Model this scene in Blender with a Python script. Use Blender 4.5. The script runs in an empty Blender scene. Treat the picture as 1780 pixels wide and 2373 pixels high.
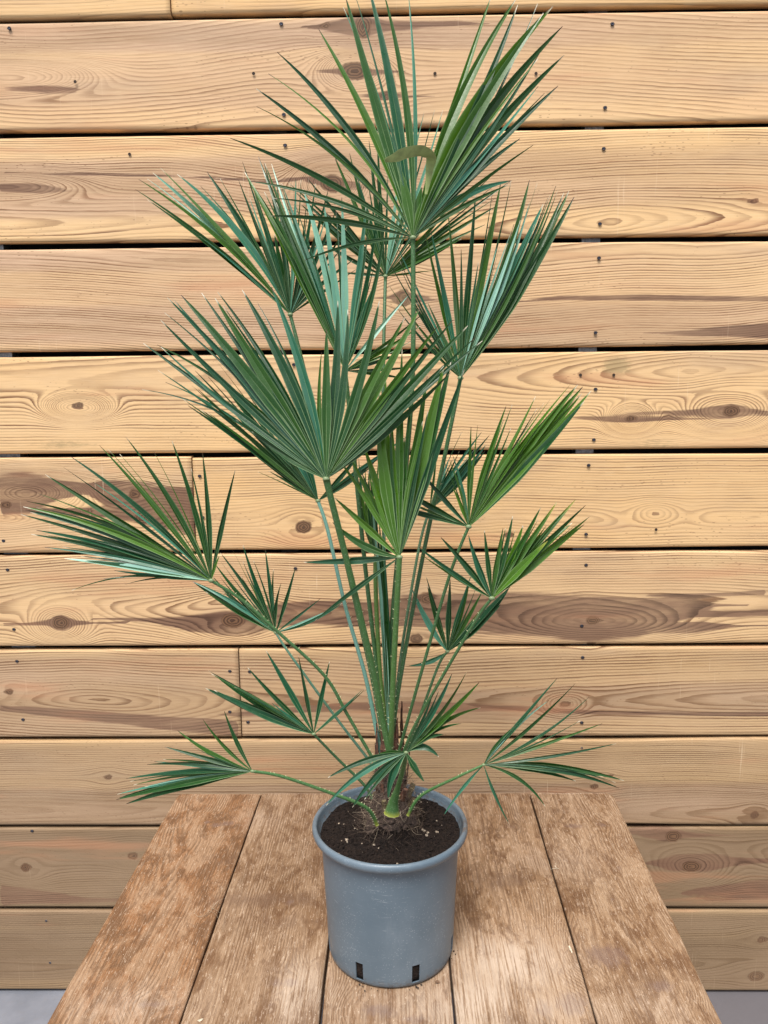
import bpy, bmesh, math, random
import numpy as np
from mathutils import Vector, Matrix

random.seed(7)
rng = np.random.default_rng(11)
S = bpy.context.scene
C = S.collection

# ------------------------------------------------------------------ camera
CAM_Z = 1.581
PITCH, YAW, ROLL = 0.1578, -0.0147, -0.0092
FPX, CX, CY = 1851.7, 890.0, 1186.5            # focal length and centre in pixels of a 1780 wide frame
fw = Vector((math.sin(YAW)*math.cos(PITCH), math.cos(YAW)*math.cos(PITCH), -math.sin(PITCH)))
rt0 = Vector((math.cos(YAW), -math.sin(YAW), 0)); up0 = rt0.cross(fw)
rt = rt0*math.cos(ROLL) + up0*math.sin(ROLL)
up = -rt0*math.sin(ROLL) + up0*math.cos(ROLL)
cd = bpy.data.cameras.new('camera'); cam = bpy.data.objects.new('camera', cd); C.objects.link(cam)
cd.sensor_fit = 'HORIZONTAL'; cd.sensor_width = 36; cd.lens = FPX/1780*36
cd.clip_start = 0.02; cd.clip_end = 200
M3 = Matrix((rt, up, -fw)).transposed()
cam.matrix_world = Matrix.Translation((0, 0, CAM_Z)) @ M3.to_4x4()
S.camera = cam

# ------------------------------------------------------------------ light
SUN_EL, SUN_AZ = 60, 196          # azimuth: direction the sun stands in, degrees from +Y clockwise
w = bpy.data.worlds.new('World'); S.world = w; w.use_nodes = True
nt = w.node_tree; nt.nodes.clear()
sky = nt.nodes.new('ShaderNodeTexSky'); sky.sky_type = 'NISHITA'; sky.sun_disc = False
sky.sun_elevation = math.radians(SUN_EL); sky.sun_rotation = math.radians(SUN_AZ)
sky.dust_density = 3.0; sky.air_density = 1.0; sky.ozone_density = 1.0
hs = nt.nodes.new('ShaderNodeHueSaturation'); hs.inputs['Saturation'].default_value = 0.5
bg = nt.nodes.new('ShaderNodeBackground'); bg.inputs[1].default_value = 0.055
wo = nt.nodes.new('ShaderNodeOutputWorld')
nt.links.new(sky.outputs[0], hs.inputs['Color']); nt.links.new(hs.outputs[0], bg.inputs[0]); nt.links.new(bg.outputs[0], wo.inputs[0])
sl = bpy.data.lights.new('sun', 'SUN'); sl.energy = 1.5; sl.angle = math.radians(24); sl.color = (1, .955, .90)
sun = bpy.data.objects.new('sun', sl); C.objects.link(sun)
el, az = math.radians(SUN_EL), math.radians(SUN_AZ)
sdir = Vector((math.sin(az)*math.cos(el), math.cos(az)*math.cos(el), math.sin(el)))
sun.rotation_euler = sdir.to_track_quat('Z', 'Y').to_euler()
S.view_settings.view_transform = 'Standard'; S.view_settings.look = 'None'
S.view_settings.exposure = 1.68; S.view_settings.gamma = 1
S.view_settings.use_curve_mapping = False

# ------------------------------------------------------------------ helpers
def ray(x, y):
    return (rt*((x-CX)/FPX) - up*((y-CY)/FPX) + fw)
def at(x, y, Y):
    """point on the line of sight of photo pixel (x, y) at forward distance Y"""
    d = ray(x, y); return Vector((0, 0, CAM_Z)) + d*(Y/d.y)
def atz(x, y, z):
    d = ray(x, y); return Vector((0, 0, CAM_Z)) + d*((z-CAM_Z)/d.z)

def mesh_obj(name, verts, faces, mat=None, parent=None, smooth=False, loc=None, attrs=None):
    me = bpy.data.meshes.new(name)
    verts = np.asarray(verts, dtype=float)
    if loc is not None: verts = verts - np.array(loc)
    me.from_pydata(verts.tolist(), [], [tuple(int(i) for i in f) for f in faces])
    if mat: me.materials.append(mat)
    if smooth: me.polygons.foreach_set('use_smooth', [True]*len(me.polygons))
    for k, a in (attrs or {}).items():
        a = np.asarray(a, dtype=np.float32)
        if a.ndim == 1:
            at_ = me.attributes.new(k, 'FLOAT', 'POINT'); at_.data.foreach_set('value', a)
        else:
            at_ = me.attributes.new(k, 'FLOAT_VECTOR', 'POINT'); at_.data.foreach_set('vector', a.ravel())
    me.update()
    o = bpy.data.objects.new(name, me); C.objects.link(o)
    if parent: o.parent = parent
    if loc is not None: o.location = loc
    return o
def empty(name, loc):
    o = bpy.data.objects.new(name, None); o.empty_display_size = .05; C.objects.link(o); o.location = loc; return o
def tag(o, label=None, cat=None, group=None, kind=None):
    if label: o['label'] = label
    if cat: o['category'] = cat
    if group: o['group'] = group
    if kind: o['kind'] = kind
    return o

class MB:
    def __init__(s): s.v = []; s.f = []; s.a = {}
    def add(s, v, f, **at):
        n = len(s.v); s.v += [tuple(p) for p in v]; s.f += [tuple(i+n for i in q) for q in f]
        for k, val in at.items():
            s.a.setdefault(k, []); L = s.a[k]
            L += list(val) if hasattr(val, '__len__') else [val]*len(v)
    def build(s, name, mat, parent=None, smooth=False, loc=None):
        return mesh_obj(name, s.v, s.f, mat, parent, smooth, loc, {k: np.array(v) for k, v in s.a.items()})

def box_vf(x0, x1, y0, y1, z0, z1):
    v = [(x0,y0,z0),(x1,y0,z0),(x1,y1,z0),(x0,y1,z0),(x0,y0,z1),(x1,y0,z1),(x1,y1,z1),(x0,y1,z1)]
    f = [(0,3,2,1),(4,5,6,7),(0,1,5,4),(1,2,6,5),(2,3,7,6),(3,0,4,7)]
    return v, f

# ------------------------------------------------------------------ node helper
class N:
    def __init__(s, name):
        s.m = bpy.data.materials.new(name); s.m.use_nodes = True; s.t = s.m.node_tree; s.t.nodes.clear()
        s.out = s.t.nodes.new('ShaderNodeOutputMaterial'); s.b = s.t.nodes.new('ShaderNodeBsdfPrincipled')
        s.t.links.new(s.b.outputs[0], s.out.inputs[0])
    def put(s, sock, val):
        if isinstance(val, bpy.types.NodeSocket): s.t.links.new(val, sock)
        elif val is not None:
            if sock.type == 'RGBA' and len(val) == 3: val = (*val, 1)
            sock.default_value = val
    def attr(s, name, vec=False):
        n = s.t.nodes.new('ShaderNodeAttribute'); n.attribute_name = name
        return n.outputs['Vector'] if vec else n.outputs['Fac']
    def math(s, op, a, b=None, c=None, clamp=False):
        n = s.t.nodes.new('ShaderNodeMath'); n.operation = op; n.use_clamp = clamp
        s.put(n.inputs[0], a); s.put(n.inputs[1], b)
        if c is not None: s.put(n.inputs[2], c)
        return n.outputs[0]
    def vmul(s, v, k):
        n = s.t.nodes.new('ShaderNodeVectorMath'); n.operation = 'MULTIPLY'; s.put(n.inputs[0], v); n.inputs[1].default_value = k
        return n.outputs[0]
    def noise(s, v, scale=5, detail=3, rough=.5, dist=0, col=False):
        n = s.t.nodes.new('ShaderNodeTexNoise'); s.put(n.inputs['Vector'], v)
        n.inputs['Scale'].default_value = scale; n.inputs['Detail'].default_value = detail
        n.inputs['Roughness'].default_value = rough; n.inputs['Distortion'].default_value = dist
        return n.outputs['Color' if col else 'Fac']
    def vor(s, v, scale, feature='F1'):
        n = s.t.nodes.new('ShaderNodeTexVoronoi'); s.put(n.inputs['Vector'], v); n.inputs['Scale'].default_value = scale
        n.feature = feature; return n.outputs['Distance']
    def rng(s, v, a, b, c=0, d=1, smooth=True):
        n = s.t.nodes.new('ShaderNodeMapRange'); n.interpolation_type = 'SMOOTHSTEP' if smooth else 'LINEAR'
        s.put(n.inputs[0], v); s.put(n.inputs[1], a); s.put(n.inputs[2], b); s.put(n.inputs[3], c); s.put(n.inputs[4], d)
        return n.outputs[0]
    def mix(s, f, a, b, mode='MIX'):
        n = s.t.nodes.new('ShaderNodeMix'); n.data_type = 'RGBA'; n.blend_type = mode; n.clamp_factor = True
        s.put(n.inputs[0], f); s.put(n.inputs[6], a); s.put(n.inputs[7], b); return n.outputs[2]
    def ramp(s, f, stops):
        n = s.t.nodes.new('ShaderNodeValToRGB'); s.put(n.inputs[0], f); e = n.color_ramp.elements
        while len(e) < len(stops): e.new(.5)
        for i, (p, c) in enumerate(stops): e[i].position = p; e[i].color = (*c, 1) if len(c) == 3 else c
        return n.outputs[0]
    def bump(s, h, strength=.3, dist=.002, normal=None):
        n = s.t.nodes.new('ShaderNodeBump'); n.inputs['Strength'].default_value = strength; n.inputs['Distance'].default_value = dist
        s.put(n.inputs['Height'], h)
        if normal is not None: s.put(n.inputs['Normal'], normal)
        return n.outputs[0]
    def coord(s):
        return s.t.nodes.new('ShaderNodeTexCoord').outputs['Object']
    def fin(s, col=None, rough=None, normal=None, spec=None):
        if col is not None: s.put(s.b.inputs['Base Color'], col)
        if rough is not None: s.put(s.b.inputs['Roughness'], rough)
        if normal is not None: s.put(s.b.inputs['Normal'], normal)
        if spec is not None: s.b.inputs['Specular IOR Level'].default_value = spec
        return s.m

# wood: vertex attributes carry the smooth growth ring field, the shader draws the rings, fibres, knots and stains
def wood_wall():
    n = N('pine_boards')
    wc = n.attr('wc', True); ph = n.attr('phase'); st = n.attr('stain'); kn = n.attr('knot'); tn = n.attr('tone'); cd_ = n.attr('contrast'); al = n.attr('moss'); he = n.attr('heart')
    fine = n.noise(n.vmul(wc, (1, 1, 1)), 9, 4, .6)
    wob = n.noise(n.vmul(wc, (2.5, 14, 1)), 1.6, 4, .6)
    p = n.math('ADD', ph, n.math('MULTIPLY', n.math('SUBTRACT', wob, .5), 1.3))
    fr = n.math('FRACT', p)
    line = n.math('MULTIPLY', n.rng(fr, .3, .88), n.rng(fr, 1.0, .92))          # soft early wood, sharp late wood
    rid = n.math('FLOOR', p)
    wn = n.t.nodes.new('ShaderNodeTexWhiteNoise'); wn.noise_dimensions = '1D'; n.put(wn.inputs['W'], rid)
    line = n.math('MULTIPLY', line, n.math('MULTIPLY_ADD', wn.outputs['Value'], 1.05, .35))
    band = n.noise(n.vmul(wc, (.6, 1, 1)), 9, 2, .5)
    line = n.math('MULTIPLY', line, n.rng(band, .3, .6, .45, 1.0))
    line = n.math('MULTIPLY', line, cd_)
    fib = n.noise(n.vmul(wc, (7, 420, 1)), 1, 4, .65)
    fib2 = n.noise(n.vmul(wc, (22, 900, 1)), 1, 2, .6)
    tone = n.math('ADD', n.math('MULTIPLY', tn, .7), n.math('MULTIPLY', n.noise(n.vmul(wc, (1.1, 7, 1)), 1.3, 3, .6), .5))
    base = n.ramp(tone, [(.15, (.58, .345, .150)), (.42, (.70, .455, .215)), (.62, (.70, .475, .25)), (.9, (.64, .40, .225))])
    base = n.mix(n.math('MULTIPLY', he, .9), base, n.mix(n.rng(n.noise(n.vmul(wc, (.8, 9, 1)), 1.5, 3, .6), .35, .65), (.31, .195, .125), (.48, .32, .225)))
    greyn = n.noise(n.vmul(wc, (1.3, 5, 1)), 2.1, 3, .55)
    base = n.mix(n.rng(greyn, .5, .78, 0, .5), base, (.40, .285, .195))
    c = n.mix(line, base, (.18, .085, .038))
    c = n.mix(n.rng(fib, .46, .75, 0, .34), c, (.30, .17, .085))
    c = n.mix(n.rng(fib2, .3, .5, .22, 0), c, (.78, .60, .38))
    # short resin pits, thicker in some zones
    pit = n.vor(n.vmul(wc, (55, 190, 1)), 1)
    pz = n.rng(n.noise(n.vmul(wc, (1.5, 10, 1)), 1.7, 2, .5), .45, .72, .02, .2)
    c = n.mix(n.math('MULTIPLY', n.math('LESS_THAN', pit, pz), .55), c, (.17, .085, .04))
    # lower boards browned: their own tone plus dim light painted into the colour
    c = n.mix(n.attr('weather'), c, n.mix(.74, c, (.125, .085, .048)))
    # heart wood / resin stains with frayed outline
    jag = n.noise(n.vmul(wc, (5, 110, 1)), 1, 5, .72)
    sm = n.rng(n.math('ADD', st, n.math('MULTIPLY', n.math('SUBTRACT', jag, .5), .85)), .42, .68)
    stc = n.mix(n.math('MULTIPLY', line, .95), (.19, .105, .065), (.05, .023, .015))
    stc = n.mix(n.rng(fib, .4, .7, 0, .55), stc, (.15, .085, .055))
    c = n.mix(n.math('MULTIPLY', sm, n.rng(n.noise(n.vmul(wc, (4, 26, 1)), 1, 4, .65), .3, .55, .68, .98)), c, stc)
    # knots
    kr = n.math('FRACT', n.math('MULTIPLY', kn, 3.2))
    kj = n.noise(n.vmul(wc, (60, 60, 1)), 1, 3, .6)
    km = n.rng(n.math('ADD', kn, n.math('MULTIPLY', n.math('SUBTRACT', kj, .5), .45)), .28, .55)
    kc = n.mix(n.rng(kr, .2, .8), (.06, .03, .018), (.16, .085, .045))
    kc = n.mix(n.rng(kn, 1.2, 1.5), kc, (.055, .03, .02))
    c = n.mix(n.math('MULTIPLY', km, .96), c, kc)
    # algae and dirt, grime, scratches
    mo = n.rng(n.math('ADD', al, n.math('MULTIPLY', n.math('SUBTRACT', n.noise(n.vmul(wc, (60, 160, 1)), 1, 4, .7), .5), .9)), .35, .75, 0, .6)
    c = n.mix(mo, c, (.26, .20, .10))
    sc = n.noise(n.vmul(wc, (150, 6, 1)), 1, 2, .5)
    sz = n.noise(wc, 3.3, 2, .5)
    c = n.mix(n.math('MULTIPLY', n.rng(sc, .66, .74), n.rng(sz, .5, .7, 0, .35)), c, (.72, .56, .38))
    big = n.noise(n.vmul(wc, (1, 1, 1)), 2.4, 3, .6)
    c = n.mix(n.rng(big, .35, .7, .0, .16), c, (.42, .30, .19))
    red = n.noise(n.vmul(wc, (.9, 8, 1)), 1.9, 3, .6); c = n.mix(n.rng(red, .56, .74, 0, .4), c, (.46, .21, .11))
    hgt = n.math('ADD', n.math('MULTIPLY', fib, .6), n.math('ADD', n.math('MULTIPLY', line, .7), n.math('MULTIPLY', km, -.6)))
    return n.fin(c, n.rng(fib, .3, .7, .5, .72), n.bump(hgt, .35, .0012), .22)

def wood_table():
    n = N('worn_table_boards')
    wc = n.attr('wc', True); ph = n.attr('phase'); st = n.attr('stain'); kn = n.attr('knot'); tn = n.attr('tone'); dk = n.attr('wear')
    wob = n.noise(n.vmul(wc, (2.5, 14, 1)), 2, 4, .6)
    p = n.math('ADD', ph, n.math('MULTIPLY', n.math('SUBTRACT', wob, .5), 2.2))
    fr = n.math('FRACT', p)
    line = n.math('MULTIPLY', n.rng(fr, .2, .8), n.rng(fr, 1.0, .85))
    line = n.math('MULTIPLY', line, n.rng(n.noise(n.vmul(wc, (3, 9, 1)), 3, 3, .6), .35, .65, .1, 1))
    fib = n.noise(n.vmul(wc, (10, 340, 1)), 1, 6, .7)
    fib2 = n.noise(n.vmul(wc, (16, 700, 1)), 1, 4, .7)
    blot = n.noise(n.vmul(wc, (7, 16, 1)), 1, 7, .72, .5)
    blot2 = n.noise(n.vmul(wc, (22, 40, 1)), 1, 5, .7, .8)
    base = n.ramp(tn, [(0, (.255, .118, .048)), (.5, (.225, .138, .078)), (1, (.31, .188, .098))])
    c = n.mix(n.rng(blot, .44, .56, 0, .6), base, (.34, .235, .15))
    c = n.mix(n.math('MULTIPLY', n.rng(blot, .50, .43), n.rng(blot2, .42, .55, .2, .85)), c, (.110, .054, .026))
    c = n.mix(n.rng(blot2, .55, .60, 0, .5), c, (.125, .065, .033))
    c = n.mix(n.math('MULTIPLY', line, .85), c, (.115, .06, .03))
    c = n.mix(n.rng(fib, .50, .57, 0, .42), c, (.15, .085, .045))
    c = n.mix(n.rng(fib2, .40, .45, .3, 0), c, (.47, .37, .27))
    pitn = n.noise(n.vmul(wc, (70, 330, 1)), 1, 3, .6); c = n.mix(n.rng(pitn, .58, .63, 0, .42), c, (.12, .065, .035))
    c = n.mix(n.rng(pitn, .40, .35, 0, .35), c, (.58, .46, .35))
    jag = n.noise(n.vmul(wc, (30, 90, 1)), 1, 4, .7)
    sm = n.rng(n.math('ADD', st, n.math('MULTIPLY', n.math('SUBTRACT', n.noise(n.vmul(wc, (22, 34, 1)), 1, 6, .72, .5), .5), 1.8)), .2, 1.0, 0, .72)
    c = n.mix(sm, c, (.14, .085, .055))
    km = n.rng(n.math('ADD', kn, n.math('MULTIPLY', n.math('SUBTRACT', n.noise(n.vmul(wc, (50, 130, 1)), 1, 6, .75, .5), .5), 2.2)), .35, 1.15, 0, .7)
    c = n.mix(km, c, (.155, .10, .08))
    fl = n.vor(n.vmul(wc, (60, 160, 1)), 1)
    c = n.mix(n.math('MULTIPLY', n.math('LESS_THAN', fl, .075), .55), c, (.75, .63, .5))
    c = n.mix(n.math('MULTIPLY', dk, n.math('MULTIPLY', n.rng(fib, .60, .46, .1, .85), n.rng(blot, .36, .56, .35, 1))), c, (.50, .405, .32))  # bleached wear, with the sheen on the boards partly painted in
    hgt = n.math('ADD', n.math('MULTIPLY', fib, 1.0), n.math('MULTIPLY', blot2, .5))
    return n.fin(c, n.math('SUBTRACT', n.rng(blot, .35, .65, .42, .6), n.math('MULTIPLY', dk, .12)), n.bump(hgt, .4, .0014), .35)

def leaf_mat():
    n = N('palm_leaf')
    h = n.attr('hue'); t = n.attr('along'); e = n.attr('across'); r = n.attr('rnd'); tipc = n.attr('tipc')
    co = n.coord()
    up_ = n.ramp(h, [(0, (.060, .150, .010)), (.3, (.015, .066, .010)), (.5, (.007, .047, .014)), (.68, (.011, .076, .034)), (.85, (.055, .22, .15)), (1, (.28, .50, .41))])  # bluish end is waxy leaf colour plus painted sky highlights
    geo = n.t.nodes.new('ShaderNodeNewGeometry').outputs['Backfacing']
    c = up_
    up_ = n.mix(1.0, up_, n.ramp(r, [(0, (.7, .7, .7)), (.35, (1.0, 1.0, 1.0)), (.7, (1.7, 1.55, 1.3))]), 'MULTIPLY')
    under = n.mix(.3, up_, (.06, .13, .085))
    c = n.mix(n.math('MULTIPLY', geo, .7), c, under)
    # waxy bloom in flecks
    bl = n.noise(co, 700, 3, .7)
    bl2 = n.noise(co, 60, 3, .6)
    c = n.mix(n.math('MULTIPLY', n.rng(bl, .5, .72), n.rng(bl2, .35, .7, .04, .28)), c, (.15, .23, .16))
    # pale rib and margins
    rib = n.rng(e, .10, .0); c = n.mix(n.math('MULTIPLY', rib, n.rng(t, .7, .1, 0, .75)), c, (.30, .42, .20))
    edge = n.rng(e, .74, .95); c = n.mix(n.math('MULTIPLY', edge, n.rng(t, .6, .05, .15, .8)), c, (.30, .42, .22))
    # dry tips
    tp = n.rng(t, .955, .99)
    tc = n.ramp(tipc, [(0, (.05, .03, .02)), (.45, (.10, .06, .03)), (.55, (.50, .46, .36)), (1, (.62, .58, .48))])
    c = n.mix(tp, c, tc)
    yl = n.math('MULTIPLY', n.rng(t, .80, .97), n.rng(r, .72, .8, 0, .55)); c = n.mix(yl, c, (.38, .36, .06))
    m = n.fin(c, n.rng(bl2, .3, .7, .27, .42), n.bump(n.noise(co, 260, 2, .5), .12, .001), .42)
    # thin leaf lets some light through
    tr = n.t.nodes.new('ShaderNodeBsdfTranslucent'); n.put(tr.inputs[0], n.mix(1.0, c, (1.4, 1.6, .7), 'MULTIPLY'))
    ms = n.t.nodes.new('ShaderNodeMixShader'); ms.inputs[0].default_value = .18
    n.t.links.new(n.b.outputs[0], ms.inputs[1]); n.t.links.new(tr.outputs[0], ms.inputs[2]); n.t.links.new(ms.outputs[0], n.out.inputs[0])
    return m

def stalk_mat():
    n = N('leaf_stalk'); h = n.attr('hue'); b = n.attr('along'); co = n.coord()
    c = n.ramp(h, [(0, (.14, .23, .04)), (.35, (.052, .145, .032)), (.6, (.034, .095, .036)), (1, (.12, .27, .22))])
    base = n.math('MULTIPLY', n.rng(b, .14, .0), .8); c = n.mix(base, c, (.36, .38, .05))
    c = n.mix(n.math('MULTIPLY', n.rng(n.noise(co, 420, 3, .7), .5, .75), .4), c, (.32, .40, .28))
    c = n.mix(n.rng(n.noise(co, 30, 3, .6), .5, .8, 0, .35), c, (.05, .10, .035))
    th = n.attr('thorn'); c = n.mix(th, c, (.46, .47, .27))
    return n.fin(c, .42, n.bump(n.noise(co, 300, 2, .5), .15, .001), .5)

def simple(name, col, rough=.6, var=.25, scale=40, metal=0, spec=.5, bump=.2):
    n = N(name); co = n.coord()
    f = n.noise(co, scale, 5, .65)
    c = n.mix(n.rng(f, .3, .7), tuple(k*(1-var) for k in col), tuple(min(1, k*(1+var)) for k in col))
    n.b.inputs['Metallic'].default_value = metal
    return n.fin(c, rough, n.bump(f, bump, .001), spec)

def pot_mat():
    n = N('pot_plastic'); co = n.coord(); g = n.attr('grime')
    big = n.noise(co, 9, 4, .6)
    c = n.mix(n.rng(big, .35, .68), (.088, .126, .160), (.114, .154, .190))
    sp = n.vor(co, 250); thr = n.rng(n.noise(co, 22, 3, .6),   .35, .7, .08, .25)
    c = n.mix(n.math('MULTIPLY', n.math('LESS_THAN', sp, thr), .26), c, (.38, .43, .46))
    sc = n.noise(n.vmul(co, (60, 60, 900)), 1, 3, .6); c = n.mix(n.rng(sc, .6, .75, 0, .12), c, (.35, .42, .45))
    dn = n.noise(co, 130, 5, .7)
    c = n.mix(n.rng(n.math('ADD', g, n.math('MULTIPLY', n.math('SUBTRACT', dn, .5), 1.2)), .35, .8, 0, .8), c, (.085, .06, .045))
    dust = n.noise(n.vmul(co, (30, 30, 7)), 1, 6, .75); c = n.mix(n.rng(dust, .5, .78, 0, .26), c, (.22, .26, .29))
    scr = n.noise(n.vmul(co, (40, 40, 420)), 1, 4, .7); c = n.mix(n.rng(scr, .62, .68, 0, .30), c, (.40, .45, .47))
    return n.fin(c, n.rng(big, .3, .7, .34, .48), n.bump(n.noise(co, 900, 2, .5), .07, .0003), .5)

def soil_mat():
    n = N('potting_soil'); co = n.coord()
    a = n.noise(co, 180, 6, .75); b = n.vor(co, 260)
    c = n.ramp(a, [(.3, (.008, .005, .004)), (.5, (.013, .008, .006)), (.68, (.032, .019, .013)), (.85, (.09, .055, .035))])
    return n.fin(c, .85, n.bump(n.math('ADD', a, b), 1.0, .004), .25)

M = dict(stub=simple('dry_leaf_base', (.13, .10, .045), .7, .5, 120, bump=.6), curl=simple('pale_curled_leaf', (.30, .37, .13), .45, .25, 60, bump=.1), wall=wood_wall(), table=wood_table(), leaf=leaf_mat(), stalk=stalk_mat(), pot=pot_mat(), soil=soil_mat(),
    crumb=simple('soil_crumb', (.030, .019, .013), .9, .6, 300, bump=.8), bark=simple('bark_fragment', (.16, .09, .05), .8, .5, 200),
    pale=simple('pale_fragment', (.55, .48, .36), .8, .3, 200), screw=simple('screw_steel', (.07, .075, .10), .38, .4, 300, .75),
    dark=simple('shadow_gap_membrane', (.012, .011, .011), .9, .2, 20), zinc=simple('zinc_batten', (.22, .24, .27), .45, .4, 120, .6),
    fibre=simple('palm_fibre', (.085, .058, .040), .85, .5, 300), fibre_light=simple('root_fibre_light', (.34, .27, .19), .8, .35, 300),
    sheath=simple('leaf_sheath', (.085, .036, .020), .7, .6, 160, bump=.8), trunk=simple('trunk_fibre', (.055, .036, .027), .9, .6, 220, bump=1.0),
    leg=simple('table_leg_wood', (.33, .22, .14), .6, .3, 30), hole=simple('screw_hole', (.03, .018, .012), .9, .3, 100))

# ------------------------------------------------------------------ floor (structure)
FL = N('concrete'); co = FL.coord()
a = FL.noise(co, 3, 6, .65); b = FL.noise(co, 60, 5, .7)
cc = FL.mix(FL.rng(a, .35, .65), (.13, .14, .165), (.19, .20, .23)); cc = FL.mix(FL.rng(b, .5, .75, 0, .4), cc, (.18, .17, .17))
sx = FL.t.nodes.new('ShaderNodeSeparateXYZ'); FL.put(sx.inputs[0], co)
cc = FL.mix(FL.rng(FL.math('ADD', sx.outputs[0], a), .4, .95, 0, .85), cc, (.10, .09, .095))
FL.fin(cc, .7, FL.bump(b, .3, .002), .4)
v, f = box_vf(-40, 40, -40, 2.3, -.2, 0)
fo = mesh_obj('floor', v, f, FL.m); tag(fo, kind='structure')

# ------------------------------------------------------------------ plank wall
WY = 1.88                                   # front face of the boards
def wall_xz(x, y):
    p = at(x, y, WY); return p.x, p.z
K = 1780/1659
gapL = [42, 290, 533, 765, 985, 1196, 1400, 1598, 1785, 1965]
gapR = [15, 265, 513, 750, 975, 1187, 1393, 1592, 1783, 1963]
gaps = []
for l, r_ in zip(gapL, gapR):
    p = at(890, (l+r_)/2*K, WY); gaps.append(p.z)
GAP = [.0125, .0125, .0125, .012, .011, .0095, .0085, .008, .0075, .007]
rows = []                                   # (ztop, zbottom) from top
top = gaps[0] + .25
rows.append((top, gaps[0] + GAP[0]/2))
for i in range(9): rows.append((gaps[i]-GAP[i]/2, gaps[i+1]+GAP[i+1]/2))
rows.append((gaps[9]-GAP[9]/2, .006))
rows.insert(0, (rows[0][0]+.262, rows[0][0]+.016))

def n1(x, seed, scale):                     # smooth 1D noise
    r0 = np.random.default_rng(seed); v = r0.normal(size=4096); x = np.asarray(x)*scale+1000; i = np.floor(x).astype(int); f = x-i; f = f*f*(3-2*f)
    return v[i % 4096]*(1-f)+v[(i+1) % 4096]*f

def knot_to_world(k):
    x, z = wall_xz(k[0], k[1]); s = WY/FPX*1.02
    return (x, z, k[2]*s, k[3]*s, k[4])
# knots: photo x, y, half width, half height, how far the grain swings round it
KN = [(822,165,34,19,2.2),(842,62,17,26,1.6),(893,222,13,11,1.4),(752,60,9,8,1.2),(770,425,26,20,2.6),(935,690,13,22,1.4),(930,812,16,12,1.1),
      (180,940,14,8,3.2),(690,950,12,7,2.5),(997,977,9,9,1.6),(1463,970,11,8,2.0),(1695,953,20,14,2.6),(313,1145,14,14,2.0),(332,1200,21,17,1.8),
      (15,1170,12,10,3.0),(205,1186,8,7,1.2),(703,1222,21,17,2.5),(141,1443,21,18,2.7),(540,1438,30,19,2.4),(990,1388,17,15,1.6),(965,1480,17,13,1.8),
      (1373,1438,17,11,3.2),(1370,1491,9,6,1.0),(1310,1632,13,8,2.6),(1409,1797,9,6,1.2),(1377,1822,12,8,1.6),(1748,1888,11,11,1.8),
      (1602,2008,25,16,3.0),(1560,1938,20,16,1.2),(308,1983,13,11,2.2),(60,2010,14,13,2.5),(1765,2177,13,10,2.0),(1752,2262,21,15,1.6),
      (20,1603,10,9,2.2),(250,1800,10,8,1.6),(1180,1240,14,7,1.0),(1745,466,11,6,1.1),(110,2330,12,9,2)]
KNW = [knot_to_world(k) for k in KN]
# stains: chain of (x, y, half height) along the grain
ST = [[(0,1150,50),(60,1145,52),(130,1135,26),(200,1132,12),(270,1148,40),(340,1170,52),(400,1180,52),(450,1185,60)],
      [(0,1178,9),(140,1186,9),(260,1186,14),(330,1195,20)],
      [(280,1434,3),(360,1438,8),(440,1444,20),(520,1445,30),(590,1440,30),(660,1425,30),(740,1420,30),(860,1425,32),(960,1415,40),(1100,1420,48),(1250,1425,52),(1370,1435,60),(1480,1430,48),(1570,1412,34),(1660,1402,5)],
      [(1560,1380,8),(1660,1378,5),(1780,1372,6)],[(1600,1420,9),(1680,1422,8),(1790,1420,9)],[(1520,1455,10),(1620,1452,14),(1700,1450,3)],
      [(60,1443,2),(110,1443,8),(141,1443,22),(175,1443,8),(220,1443,2)],[(0,1447,3),(100,1445,4)],
      [(1320,966,2),(1400,970,7),(1463,970,10),(1540,969,5),(1620,970,2)],[(1480,956,2),(1600,957,7),(1695,953,18),(1740,953,8),(1790,958,5)],
      [(1180,700,2),(1300,691,6),(1500,689,6),(1790,692,6)],
      [(1480,1925,12),(1540,1930,22),(1590,1935,9),(1650,1935,3)],[(1560,2000,22),(1640,2000,26),(1700,1996,12),(1790,1994,6)],
      [(0,2075,30),(60,2075,22),(200,2085,8),(320,2085,3)],[(1640,2070,20),(1790,2060,30)],
      [(760,62,8),(842,62,24),(900,60,9),(1060,54,5)],[(780,165,6),(822,165,14),(870,166,6)],[(850,222,3),(893,222,9),(930,222,3)],
      [(690,412,3),(770,425,16),(850,432,4)],[(900,690,3),(925,690,18),(960,692,12),(1010,694,2)],
      [(0,1640,8),(557,1690,22)],[(560,1655,7),(800,1636,10),(1000,1640,16),(1150,1640,8),(1400,1652,5),(1790,1655,6)],
      [(0,400,2),(200,403,3),(430,408,3),(620,420,3)],[(0,205,2),(90,206,8),(170,207,6),(190,207,1)],[(0,434,8),(90,438,11),(165,441,2)],[(1560,772,4),(1660,770,10),(1790,766,18)]]
STW = []
for ch in ST:
    if 20 < ch[0][0]: ch = [(ch[0][0]-70, ch[0][1], .5)] + ch
    if ch[-1][0] < 1760 and ch[-1][0] not in (449, 450, 557): ch = ch + [(ch[-1][0]+80, ch[-1][1], .5)]
    P = [wall_xz(a[0], a[1]) for a in ch]; s = WY/FPX*1.02
    STW.append((np.array([p[0] for p in P]), np.array([p[1] for p in P]), np.array([a[2]*s for a in ch])))
# places where fence algae or dirt dots the wood
MO = [(1430,850,40,30,.9),(370,1170,80,60,.5),(1520,1030,120,28,.5),(150,1030,110,18,.6),(560,70,30,10,.4),(1640,2080,110,20,.5),(930,700,60,60,.5)]
MOW = [knot_to_world(m) for m in MO]

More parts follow.
